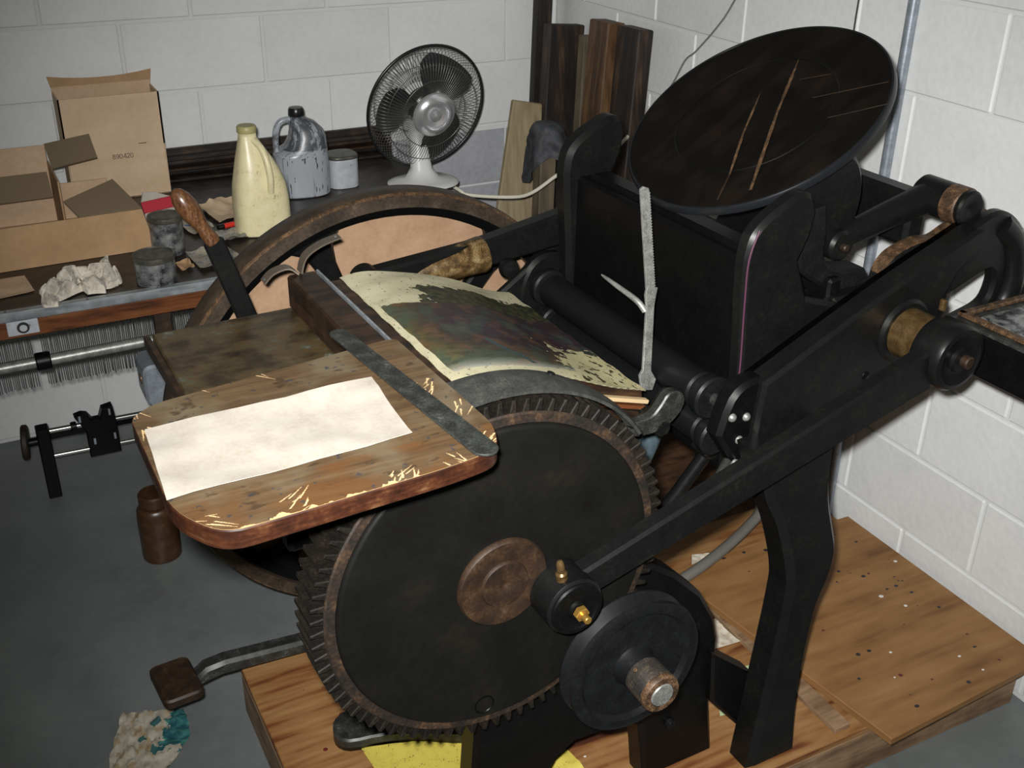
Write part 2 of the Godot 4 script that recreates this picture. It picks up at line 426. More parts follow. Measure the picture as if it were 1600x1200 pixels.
	m = mat("tin_lid", Color.WHITE, 0.45, 0.3, mapped([f1, f2], [0.6, 0.4], N, [0.0, C(52, 52, 48), 0.5, C(82, 80, 72), 1.0, C(112, 108, 98)], 1.4), 8.0)
	m = mat("tin_white", Color.WHITE, 0.4, 0.1, mapped([f1, f2], [0.6, 0.4], N, [0.0, C(90, 92, 96), 0.15, C(168, 172, 178), 1.0, C(196, 200, 206)], 1.3), 6.0)
	m = mat("bottle_brown", Color.WHITE, 0.35, 0.0, mapped([f1, f2], [0.6, 0.4], N, [0.0, C(47, 30, 17), 0.5, C(63, 42, 24), 1.0, C(86, 60, 36)], 1.4), 5.0)
	m = mat("plastic_white", C(206, 206, 204), 0.35)
	m = mat("plastic_black", C(26, 26, 27), 0.3)
	m = mat("chrome", C(222, 223, 225), 0.24, 0.75)
	m = mat("wire_dark", C(128, 127, 124), 0.36, 0.85)
	m = mat("tine_steel", C(58, 58, 57), 0.35, 0.5)
	m = mat("blade", C(40, 40, 40), 0.22)
	m = mat("zinc", Color.WHITE, 0.4, 0.5, mapped([f1, f2], [0.5, 0.5], N, [0.0, C(128, 136, 146), 0.5, C(152, 160, 170), 1.0, C(176, 184, 194)], 1.3), 6.0)
	m = mat("edge_metal", Color.WHITE, 0.4, 0.4, mapped([g1, f1], [0.5, 0.5], N, [0.0, C(112, 118, 122), 0.5, C(146, 152, 156), 1.0, C(176, 180, 184)], 1.4), 4.0)
	m = mat("bench_dark", Color.WHITE, 0.4, 0.0, mapped([f1, g1], [0.6, 0.4], N, [0.0, C(26, 23, 21), 0.5, C(44, 37, 32), 1.0, C(74, 60, 48)], 1.5), 3.0)
	m = mat("cord_white", C(206, 202, 186), 0.5)
	m = mat("cord_grey", C(120, 118, 112), 0.5)
	m = mat("conduit_grey", C(104, 102, 96), 0.5)
	m = mat("cord_black", C(34, 34, 36), 0.5)
	m = mat("dye_red", C(178, 44, 58), 0.5)
	m = mat("plastic_red", C(206, 52, 40), 0.35)
	m = mat("plastic_blue", C(44, 96, 150), 0.4)
	m = mat("stain_dark", C(62, 50, 40), 0.6)
	m = mat("drop_white", C(210, 208, 200), 0.5)
	m = mat("drop_red", C(96, 32, 30), 0.5)
	m = mat("drop_black", C(36, 36, 40), 0.5)
	m = mat("ink_text", C(70, 62, 54), 0.8)
	m = mat("purple_line", C(78, 42, 62), 0.5)
	m = mat("varnish_gold", Color.WHITE, 0.3, 0.2, mapped([f1, f2], [0.6, 0.4], N, [0.0, C(42, 32, 21), 0.4, C(84, 63, 36), 0.7, C(125, 102, 66), 1.0, C(153, 138, 108)], 1.7), 8.0)
	for k in ["iron_black", "iron_deep", "gear_face", "ink_wood", "tooth_iron", "pulley_paint", "roller_black"]:
		M[k].metallic_specular = 0.32
	mat("rim_gloss", C(26, 28, 31), 0.25)
	tympan_print()
	board_print()
	stain_prints()

var nz := FastNoiseLite.new()
func fuzz(x: float, y: float, s: float) -> float: return nz.get_noise_2d(x * s, y * s)

func tympan_print() -> void:   # ink stains on the manila sheet; u from the feed edge to the bed, v from the far edge to the near one
	nz.seed = 11; nz.frequency = 0.01; nz.fractal_octaves = 4
	var t := painted(512, 512, func(u: float, v: float) -> Color:
		var c := C(204, 198, 168).lerp(C(194, 187, 154), 0.5 + 0.8 * fuzz(u, v, 300))
		var streak := fuzz(u * 0.3, v, 900.0)
		if streak > 0.25: c = c.lerp(C(150, 148, 116), (streak - 0.25) * 1.2)
		var e := 0.03 * fuzz(u, v, 900) + 0.02 * fuzz(u + 3.0, v, 2500)
		# mottled green-black blot beyond the printed block
		if u > 0.30 + e * 2 and v > 0.13 + e * 1.6 + 0.10 * absf(u - 0.62) and v < 0.40 and u < 1.0:
			c = C(32, 34, 22).lerp(C(70, 70, 38), clampf(0.5 + fuzz(u, v, 1600) * 1.3, 0, 1))
		# the printed block: green-brown at the feed edge, purple-black in the middle
		var u0 := 0.055 + 0.02 * v
		if u > u0 and u < 1.02 and v > 0.34 + 0.3 * e and v < 0.93 + 0.2 * e:
			var k := clampf((u - u0) / 0.28, 0, 1)
			var a := C(96, 88, 50).lerp(C(48, 40, 37), k)
			a = a.lerp(C(56, 42, 52), clampf(1.0 - absf(v - 0.55) * 4.0, 0, 1) * k)
			a = a.lerp(C(112, 112, 86), clampf((v - 0.72) * 4.5, 0, 1) * (1.0 - 0.35 * k))
			a = a.lerp(C(102, 72, 50), clampf(fuzz(u + 2, v, 700) * 1.8, 0, 0.6))
			a = a.lerp(C(60, 78, 66), clampf(fuzz(u, v + 5, 500) * 2.2, 0, 0.6))
			c = a.lerp(a * 0.75, clampf(fuzz(u * 0.4, v, 2500) * 1.4, 0, 0.7))
			if v > 0.86 + e and u < 0.75: c = c.lerp(C(214, 214, 204), clampf((v - 0.86) * 9.0, 0, 0.85))
			if absf(u - 0.40 - 0.5 * (v - 0.8)) < 0.012 and v > 0.7 and v < 0.9: c = C(52, 70, 72)
		# bare sheet at the back near corner with blots
		if u > 0.60 + 0.28 * (0.98 - v) + e * 3 and v > 0.72 + e * 3 - 0.06 * u:
			c = C(204, 198, 158).lerp(C(188, 180, 136), 0.5 + fuzz(u, v, 500))
			if u > 0.9: c = c.lerp(C(196, 186, 140), 0.5)
			if fuzz(u, v, 1500) > 0.28: c = C(66, 62, 40)
		if fuzz(u + 9, v, 3600) > 0.52: c = c.lerp(C(50, 52, 50), 0.8)
		return c)
	var m := mat("tympan", Color.WHITE, 0.45, 0.0, t, 0.0)
	m.albedo_texture = t

func board_print() -> void:   # worn wood of the delivery board with stains and pale scratches; u along x, v towards the operator's right
	nz.seed = 23; nz.frequency = 0.01; nz.fractal_octaves = 4
	var r := RandomNumberGenerator.new()
	r.seed = 5
	var sc := []
	for f in [[0.02, 0.10, 14, 1.2], [0.03, 0.30, 8, 1.5], [0.97, 0.86, 12, 2.4], [0.93, 0.42, 10, 2.1], [0.985, 0.62, 5, 2.0], [0.62, 0.975, 12, -0.9], [0.80, 0.97, 6, -1.9], [0.06, 0.93, 9, 0.5], [0.22, 0.02, 5, 1.2], [0.45, 0.02, 4, 1.0], [0.30, 0.96, 8, -0.8], [0.10, 0.5, 6, 1.6]]:
		for i in f[2]:
			var p := Vector2(f[0] + r.randf_range(-0.035, 0.035), f[1] + r.randf_range(-0.05, 0.05))
			var w := Vector2.from_angle(f[3] + r.randf_range(-0.35, 0.35)) * r.randf_range(0.02, 0.09)
			sc.append([p, p + w])
	var n := 512
	var d := PackedByteArray()
	d.resize(n * n * 3)
	for y in n:
		for x in n:
			var u := (x + 0.5) / n; var v := (y + 0.5) / n
			var g := fuzz(u * 0.12, v + 0.02 * fuzz(u, v, 300), 1500) * 0.6 + fuzz(u * 0.05, v, 5000) * 0.4
			var c := C(100, 80, 56).lerp(C(72, 54, 36), clampf(0.5 + g * 1.1, 0, 1))
			c = c.lerp(C(108, 98, 80), clampf(fuzz(u, v + 3, 280) * 1.4 + 0.2, 0, 0.7))
			if v > 0.78: c = c.lerp(C(96, 62, 32), clampf((0.25 + fuzz(u + 6, v, 400) * 1.4), 0, 0.7))
			var s := fuzz(u * 0.6, v + 7, 1100)
			if s > 0.40: c = c.lerp(C(58, 44, 30), clampf((s - 0.40) * 5.0, 0, 0.7))
			if fuzz(u + 4, v, 1500) > 0.50: c = c.lerp(C(48, 52, 62), 0.7)
			var i := (y * n + x) * 3
			d[i] = int(c.r * 255); d[i + 1] = int(c.g * 255); d[i + 2] = int(c.b * 255)
	for s in sc:
		var len: float = (s[1] - s[0]).length() * n
		for k in int(len):
			var q: Vector2 = s[0].lerp(s[1], k / len) * n
			for o in (3 if k < len * 0.4 else 2 if k < len * 0.75 else 1):
				var X := clampi(int(q.x) + o, 0, n - 1); var Y := clampi(int(q.y), 0, n - 1)
				var i := (Y * n + X) * 3
				d[i] = 214; d[i + 1] = 182; d[i + 2] = 136
	for k in n:   # the bare splintered strip along the front edge
		var w := 4 + int(13.0 * maxf(0.0, 0.35 + fuzz(k / float(n), 0.3, 1400) * 1.6))
		if k > n * 0.78 or k < n * 0.22: w = int(w * 0.35)
		for j in w:
			var i := ((n - 1 - j) * n + k) * 3
			d[i] = 208; d[i + 1] = 172; d[i + 2] = 122
	var t := ImageTexture.create_from_image(Image.create_from_data(n, n, false, Image.FORMAT_RGB8, d))
	mat("board_top", Color.WHITE, 0.5, 0.0, t, 0.0)

func stain_prints() -> void:   # dye and ink soaked into the floor cloth and smeared on the grey jug
	nz.seed = 77; nz.frequency = 0.01; nz.fractal_octaves = 4
	var t := painted(256, 256, func(u: float, v: float) -> Color:
		var c := C(158, 150, 132).lerp(C(172, 166, 152), 0.5 + fuzz(u, v, 400))
		c = c.lerp(C(138, 116, 82), clampf(fuzz(u, v + 2, 330) * 2.2 - 0.1 + 0.35 * (0.35 - u), 0, 0.75))
		var e := fuzz(u, v, 700) * 0.16
		if u + e > 0.86 - 0.22 * sin(v * 3.0) * 0.4 and v < 0.66 + e: c = C(18, 74, 82).lerp(C(60, 118, 112), clampf(0.4 + fuzz(u, v, 900) * 1.4, 0, 1))
		for q in [[0.62, 0.20, 0.10], [0.44, 0.46, 0.05], [0.72, 0.66, 0.08]]:
			if Vector2(u - q[0], (v - q[1]) * 1.3).length() < q[2] + e * 0.4: c = c.lerp(C(28, 78, 80), 0.85)
		return c)
	mat("rag_floor_print", Color.WHITE, 0.85, 0.0, t, 0.0)
	t = painted(256, 256, func(u: float, v: float) -> Color:
		var c := C(148, 153, 160).lerp(C(160, 165, 172), 0.5 + fuzz(u, v, 300))
		var s := fuzz(u * 3.0, v, 420) + 0.5 * fuzz(u * 4.0, v * 0.5, 1500) + (0.45 if v > 0.42 else -0.28)
		if s > 0.0: c = c.lerp(C(60, 64, 70), clampf(s * 1.6, 0, 0.85))
		if fuzz(u * 3.0, v + 3, 1600) > 0.45: c = C(38, 40, 48)
		return c)
	mat("jug_grey_print", Color.WHITE, 0.32, 0.0, t, 0.0)

func flat(xz: Array, y0: float, y1: float, bev := 0.0) -> MB:   # a horizontal plate from (x, z) points
	var p := []
	for q in xz: p.append(Vector2(q.x, -q.y))
	return MB.new().add(prism(p, y0, y1, bev), Transform3D(Basis(Vector3.RIGHT, -PI / 2), Vector3.ZERO))

func _ready() -> void:
	rng.seed = 7
	var cam := Camera3D.new()
	cam.name = "camera"
	add_child(cam)
	cam.position = V(-1.9058, 1.7662, 3.3572)
	cam.rotation = V(-0.4769, -0.4824, 0.015)
	cam.fov = 38.22
	cam.near = 0.02
	var env := Environment.new()
	env.background_mode = Environment.BG_COLOR
	env.background_color = Color(0, 0, 0)
	env.tonemap_mode = Environment.TONE_MAPPER_LINEAR
	env.tonemap_exposure = 1.0
	env.sdfgi_enabled = true; env.ssao_enabled = true; env.ssil_enabled = true
	var we := WorldEnvironment.new()
	we.name = "world"
	we.environment = env
	add_child(we)
	# the camera's own flash, above and left of the lens
	var fl := SpotLight3D.new()
	fl.name = "camera_flash"
	add_child(fl)
	fl.transform = cam.transform * Transform3D(Basis(Vector3.UP, deg_to_rad(-5.0)), V(-0.03, 0.045, 0.0))
	fl.light_color = Color(1.0, 0.995, 0.985)
	fl.light_energy = FLASH
	fl.spot_angle = 40.0; fl.spot_angle_attenuation = 1.0
	fl.spot_range = 12.0; fl.spot_attenuation = 2.0
	fl.light_size = 0.02
	fl.shadow_enabled = true
	materials()
	room()
	platform()
	press()
	bench()
	bench_things()
	fan()
	corner_things()
	floor_things()

const FLASH := 8.0
const U := 0.2032
const BL := 0.4064

func room() -> void:
	# walls with thickness; the visible two are built of blocks
	struct("floor", box2(V(-4.6, -0.12, -0.25), V(0.25, 0.0, 5.4), 0.0), M.floor_paint)
	struct("ceiling", box2(V(-4.6, 2.66, -0.25), V(0.25, 2.8, 5.4), 0.0), M.ceiling_paint)
	struct("wall_left", box2(V(-4.6, 0.0, -0.25), V(-4.4, 2.66, 5.4), 0.0), M.mortar)
	struct("wall_front", box2(V(-4.6, 0.0, 5.2), V(0.25, 2.66, 5.4), 0.0), M.mortar)
	var wb := struct("wall_back", box2(V(-4.6, 0.0, -0.25), V(0.0, 2.66, -0.004), 0.0), M.mortar)
	var wr := struct("wall_right", box2(V(0.004, 0.0, -0.25), V(0.25, 2.66, 5.4), 0.0), M.mortar)
	var gap := 0.008
	var full := box(V(BL - gap, U - gap, 0.03), 0.003).mesh()
	var half := box(V(BL / 2 - gap, U - gap, 0.03), 0.003).mesh()
	# the course where the grey dado ends just under a joint
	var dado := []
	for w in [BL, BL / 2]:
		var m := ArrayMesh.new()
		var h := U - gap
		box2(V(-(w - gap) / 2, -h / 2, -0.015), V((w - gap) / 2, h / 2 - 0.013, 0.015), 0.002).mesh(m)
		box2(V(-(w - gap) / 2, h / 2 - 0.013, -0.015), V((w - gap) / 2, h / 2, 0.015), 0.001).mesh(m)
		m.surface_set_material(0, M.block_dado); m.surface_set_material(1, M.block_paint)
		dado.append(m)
	for k in 13:
		var y := 0.0084 + (k + 0.5) * U
		for j in range(-9, 3):
			var x := -0.5946 + (0.0 if k % 2 == 1 else BL / 2) + (j + 0.5) * BL
			if x < -4.2: continue
			var m: Mesh = full
			var w := BL
			if x + BL / 2 > 0.0:
				w = 0.0 - (x - BL / 2)
				if w < 0.06: continue
				x = -w / 2
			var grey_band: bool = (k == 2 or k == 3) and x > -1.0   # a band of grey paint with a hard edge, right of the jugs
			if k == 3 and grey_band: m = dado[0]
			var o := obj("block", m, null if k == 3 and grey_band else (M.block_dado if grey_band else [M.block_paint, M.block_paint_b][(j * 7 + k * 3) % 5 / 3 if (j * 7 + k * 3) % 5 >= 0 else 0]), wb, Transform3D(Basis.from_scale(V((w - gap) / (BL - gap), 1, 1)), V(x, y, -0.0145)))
			o.position.z = -0.0142
		for j in range(-4, 9):
			var z := 0.9883 + (0.0 if k % 2 == 0 else BL / 2) + (j + 0.5) * BL
			var w := BL
			if z + BL / 2 < 0.05 or z > 4.6: continue
			if z - BL / 2 < 0.0:
				w = z + BL / 2
				z = w / 2
			obj("block", full, M.block_paint if (j * 5 + k * 2 + 40) % 3 < 2 else M.block_paint_b, wr, Transform3D(Basis(Vector3.UP, -PI / 2) * Basis.from_scale(V((w - gap) / (BL - gap), 1, 1)), V(0.0142, y, z)))
	# dim fluorescent fitting on the ceiling, above and behind the camera's place
	var t := thing("ceiling_light", "white fluorescent ceiling light fitting with two tubes under the ceiling", "ceiling light", V(-1.9, 2.655, 2.6))
	obj("housing", box2(V(-0.62, -0.06, -0.09), V(0.62, 0.0, 0.09), 0.004), M.plastic_white, t)
	var gm := mat("tube_glow", C(240, 244, 236), 0.5)
	gm.emission_enabled = true; gm.emission = Color(1.0, 1.0, 0.94); gm.emission_energy_multiplier = 0.6
	for s in [-0.045, 0.045]:
		obj("tube", MB.new().add(cyl(0.013, 1.2, 0.002, 16), along(V(-0.6, -0.077, s), V(0.6, -0.077, s))), gm, t)
	var al := AreaLight3D.new()
	al.name = "tube_light"
	t.add_child(al)
	al.position = V(0, -0.1, 0)
	al.rotation.x = -PI / 2
	al.area_size = Vector2(1.2, 0.12)
	al.light_color = Color(1.0, 1.0, 0.92)
	al.light_energy = 0.35
	al.area_range = 12.0
	al.area_attenuation = 2.0
	al.shadow_enabled = true

func platform() -> void:
	# low platform of plywood on lumber runners, under the press
	var t := thing("press_platform", "low plywood platform on lumber runners carrying the black press", "platform", V(-1.0, 0, 1.83))
	var x0 := -0.545; var x1 := 0.985; var z0 := -0.365; var z1 := 0.375
	for z in [z0 + 0.02, 0.0, z1 - 0.02]:
		obj("runner", box2(V(x0 + 0.005, 0.0, z - 0.019), V(x1 - 0.01, 0.106, z + 0.019), 0.002), M.lumber, t)
	obj("end_board", box2(V(x0, 0.0, z0), V(x0 - 0.019, 0.106, z1), 0.002), M.lumber, t)
	obj("deck", box2(V(x0 - 0.019, 0.107, z0), V(x1, 0.125, z1), 0.002), M.ply_warm, t)
	# second sheet lying loose on the deck beside the wall
	obj("upper_sheet", flat(P2([0.43, -0.205, 0.985, -0.195, 0.985, 0.415, 0.518, 0.442]), 0.137, 0.155, 0.002), M.ply, t)
	obj("batten", box2(V(0.45, 0.125, -0.18), V(0.49, 0.137, 0.36), 0.001), M.lumber, t)
	obj("batten", box2(V(0.92, 0.125, -0.18), V(0.96, 0.137, 0.36), 0.001), M.lumber, t)
	# dark stained board continuing behind the deck
	obj("rear_board", box2(V(0.43, 0.104, -0.98), V(0.984, 0.120, z0 - 0.002), 0.002), M.wood_stained, t)
	for z in [-0.95, -0.45]: obj("board_support", box2(V(0.45, 0.0, z), V(0.96, 0.104, z + 0.04), 0.002), M.lumber, t)
	# drips of paint and ink on the wood
	var r := RandomNumberGenerator.new()
	r.seed = 31
	var drops := []
	for i in 95:
		var up := i % 2 == 0
		var p := V(r.randf_range(0.54, 0.96), 0.155, r.randf_range(-0.2, 0.4)) if up else V(r.randf_range(-0.53, 0.42), 0.125, r.randf_range(-0.32, 0.36))
		var q := MB.new().add(lathe([Vector2(r.randf_range(0.002, 0.0065), 0), Vector2(0.0015, 0.0008), Vector2(0, 0.001)], 8), Transform3D(Basis.from_scale(V(1, 1, r.randf_range(0.5, 1.0))), p))
		drops.append(q)
	for k in 3:
		var b := MB.new()
		for i in drops.size():
			if (i * 7 + i / 5) % 6 == k or (k == 0 and (i * 7 + i / 5) % 6 > 2): b.add(drops[i])
		var o := obj("paint_drops", b, [M.drop_black, M.drop_white, M.drop_red][k], t)
		o.set_meta("kind", "stuff")
	var sp := RandomNumberGenerator.new()
	sp.seed = 3
	for k in 3:
		var b2 := MB.new()
		for i in 5:
			var rr := sp.randf_range(0.006, 0.0095)
			b2.add(lathe([Vector2(rr, 0), Vector2(rr * 0.6, 0.001), Vector2(0, 0.0012)], 10), Transform3D(Basis.IDENTITY, V(sp.randf_range(-0.395, -0.315), 0.125, sp.randf_range(-0.09, -0.03))))
		obj("ink_spots", b2, [M.drop_black, M.drop_white, M.drop_red][k], t).set_meta("kind", "stuff")

func sheet(called: String, xz: Array, y: float, m: Material, label: String, cat: String, curl := 0.004, group := "") -> MeshInstance3D:
	# a loose sheet from four corners, slightly buckled, lying at height y
	var rows := []
	var n := 10
	nz.seed = hash(called + str(xz[0])) % 1000; nz.frequency = 0.01; nz.fractal_octaves = 3
	for i in n + 1:
		var row := []
		for j in n + 1:
			var u := j / float(n); var v := i / float(n)
			var p: Vector2 = (xz[0] as Vector2).lerp(xz[1], u).lerp((xz[3] as Vector2).lerp(xz[2], u), v)
			row.append(V(p.x, y + 0.0012 + curl * maxf(0.0, 0.25 + fuzz(u, v, 160)) + curl * pow(maxf(absf(u - 0.5), absf(v - 0.5)) * 2.0, 4) * 0.5, p.y))
		rows.append(row)
	var o := obj(called, slab(rows, 0.0006, true), m)
	tag(o, label, cat, group)
	return o

func disc(cx: float, cy: float, r: float, k := 24, a0 := 0.0, a1 := TAU) -> Array:
	var o := []
	for i in (k if a1 - a0 > 6.28 else k + 1):
		var a := a0 + (a1 - a0) * i / k
		o.append(Vector2(cx + r * cos(a), cy + r * sin(a)))
	return o

func press() -> void:
	var t := thing("platen_press", "old black cast-iron treadle platen press with big gear wheel, round ink disk and wooden boards", "printing press", V(-1.0, 0, 2.2), deg_to_rad(1.5))
	gear(t)
	drive(t)
	frames(t)
	bed(t)
	platen(t)
	boards(t)
	back_works(t)

func gear(t: Node3D) -> void:
	var c := Vector2(-0.32, 0.785)
	var N := 84
	var pts := []
	for i in N:
		for s in [[-0.30, 0.264], [-0.13, 0.285], [0.13, 0.285], [0.30, 0.264]]:
			var a: float = TAU * (i + s[0]) / N
			pts.append(c + Vector2(cos(a), sin(a)) * s[1])
	var g := obj("bull_gear", MB.new().add(lathe([Vector2(0, -0.02), Vector2(0.236, -0.02), Vector2(0.236, -0.012), Vector2(0.244, -0.002), Vector2(0.246, 0.0), Vector2(0.25, 0.0), Vector2(0.25, 0.002), Vector2(0.249, 0.005), Vector2(0.2465, 0.0075), Vector2(0.243, 0.008), Vector2(0.2, 0.007), Vector2(0.06, 0.007), Vector2(0, 0.007)], 96), zc(c.x, c.y, 0.0)), M.gear_face, t)
	g.set_meta("label", "big gear wheel with solid dark face")
	obj("tooth_ring", prism(pts, -0.065, -0.001, 0.0015), M.tooth_iron, g)
	obj("rim_band", MB.new().add(lathe([Vector2(0.2505, -0.003), Vector2(0.266, -0.003), Vector2(0.266, -0.001), Vector2(0.2635, 0.0015), Vector2(0.2505, 0.0015)], 96), zc(c.x, c.y, 0.0)), M.iron_rusty, g)
	obj("hub_ring", MB.new().add(lathe([Vector2(0.036, 0.006), Vector2(0.072, 0.006), Vector2(0.072, 0.012), Vector2(0.069, 0.016), Vector2(0.05, 0.0165), Vector2(0.043, 0.0145), Vector2(0.036, 0.0145)], 48), zc(c.x, c.y, 0.0)), M.hub_rust, g)
	obj("shaft_end", MB.new().add(lathe([Vector2(0, 0.0), Vector2(0.038, 0.006), Vector2(0.038, 0.016), Vector2(0.036, 0.019), Vector2(0.008, 0.019), Vector2(0.004, 0.017), Vector2(0, 0.016)], 40), zc(c.x, c.y, 0.0)), M.hub_rust, g)
	var h := obj("lightening_hole", MB.new().add(lathe([Vector2(0.0, 0.0055), Vector2(0.016, 0.0055), Vector2(0.017, 0.0085), Vector2(0.0145, 0.0088), Vector2(0.0125, 0.0062), Vector2(0, 0.006)], 20), zc(c.x - 0.028, c.y - 0.222, 0.0)), M.iron_deep, g)
	# curved guard strap over the top of the teeth
	var rows := []
	for i in 25:
		var a := deg_to_rad(lerpf(108.0, 34.0, i / 24.0))
		var w := 0.036 * (1.0 - 0.55 * pow(i / 24.0, 3))
		var row := []
		for s in [-1.0, -0.5, 0.0, 0.5, 1.0]:
			var r: float = 0.2965 - 0.004 * s * s
			row.append(V(c.x + r * cos(a), c.y + r * sin(a), -0.035 + w * s))
		rows.append(row)
	var gs := obj("gear_guard", slab(rows, 0.005, true), M.guard_iron, t)
	obj("guard_bolt", MB.new().add(cyl(0.006, 0.007, 0.001, 10), along(V(c.x + 0.296 * cos(1.2), c.y + 0.296 * sin(1.2), -0.055), V(c.x + 0.31 * cos(1.2), c.y + 0.31 * sin(1.2), -0.055))), M.iron_black, gs)
	# crank boss, cap and nut
	var k := obj("crank_boss", MB.new().add(lathe([Vector2(0, 0.004), Vector2(0.046, 0.004), Vector2(0.046, 0.066), Vector2(0.04, 0.071), Vector2(0, 0.071)], 36), zc(-0.232, 0.748, 0.0)), M.iron_black, t)
	obj("cap", MB.new().add(lathe([Vector2(0, 0.07), Vector2(0.042, 0.07), Vector2(0.043, 0.073), Vector2(0.041, 0.076), Vector2(0.034, 0.077), Vector2(0.031, 0.0745), Vector2(0.016, 0.0745), Vector2(0.014, 0.079), Vector2(0, 0.079)], 36), zc(-0.232, 0.748, 0.0)), M.iron_deep, k)
	obj("nut", prism(disc(-0.232, 0.748, 0.0115, 6), 0.079, 0.09, 0.0015), M.brass_bright, k)
	obj("stud", MB.new().add(cyl(0.006, 0.018, 0.001, 12), zc(-0.232, 0.748, 0.086)), M.brass_bright, k)
	obj("oil_cup", MB.new().add(lathe([Vector2(0, 0), Vector2(0.009, 0), Vector2(0.009, 0.012), Vector2(0.006, 0.015), Vector2(0.006, 0.03), Vector2(0.004, 0.034), Vector2(0, 0.035)], 14), along(V(-0.245, 0.79, 0.05), V(-0.257, 0.86, 0.052))), M.brass, k)
	# side arm from the crank to the rocker
	var a0 := Vector2(-0.20, 0.764); var a1 := Vector2(0.50, 0.978)
	var d := (a1 - a0).normalized(); var q := Vector2(-d.y, d.x)
	var poly := [a0 - q * 0.026, a1 - q * 0.037 - d * 0.05, a1 + q * 0.037 - d * 0.05, a0 + q * 0.026]
	var arm := obj("side_arm", prism(poly, 0.018, 0.05, 0.005), M.iron_black, t)
	obj("end_boss", MB.new().add(lathe([Vector2(0, 0.0), Vector2(0.056, 0.0), Vector2(0.058, 0.005), Vector2(0.058, 0.05), Vector2(0.053, 0.058), Vector2(0.045, 0.06), Vector2(0.04, 0.056), Vector2(0.022, 0.055), Vector2(0.02, 0.062), Vector2(0, 0.062)], 40), zc(a1.x, a1.y, 0.005)), M.iron_black, arm)
	obj("pin", MB.new().add(cyl(0.011, 0.02, 0.002, 16), zc(a1.x + 0.004, a1.y, 0.06)), M.hub_rust, arm)

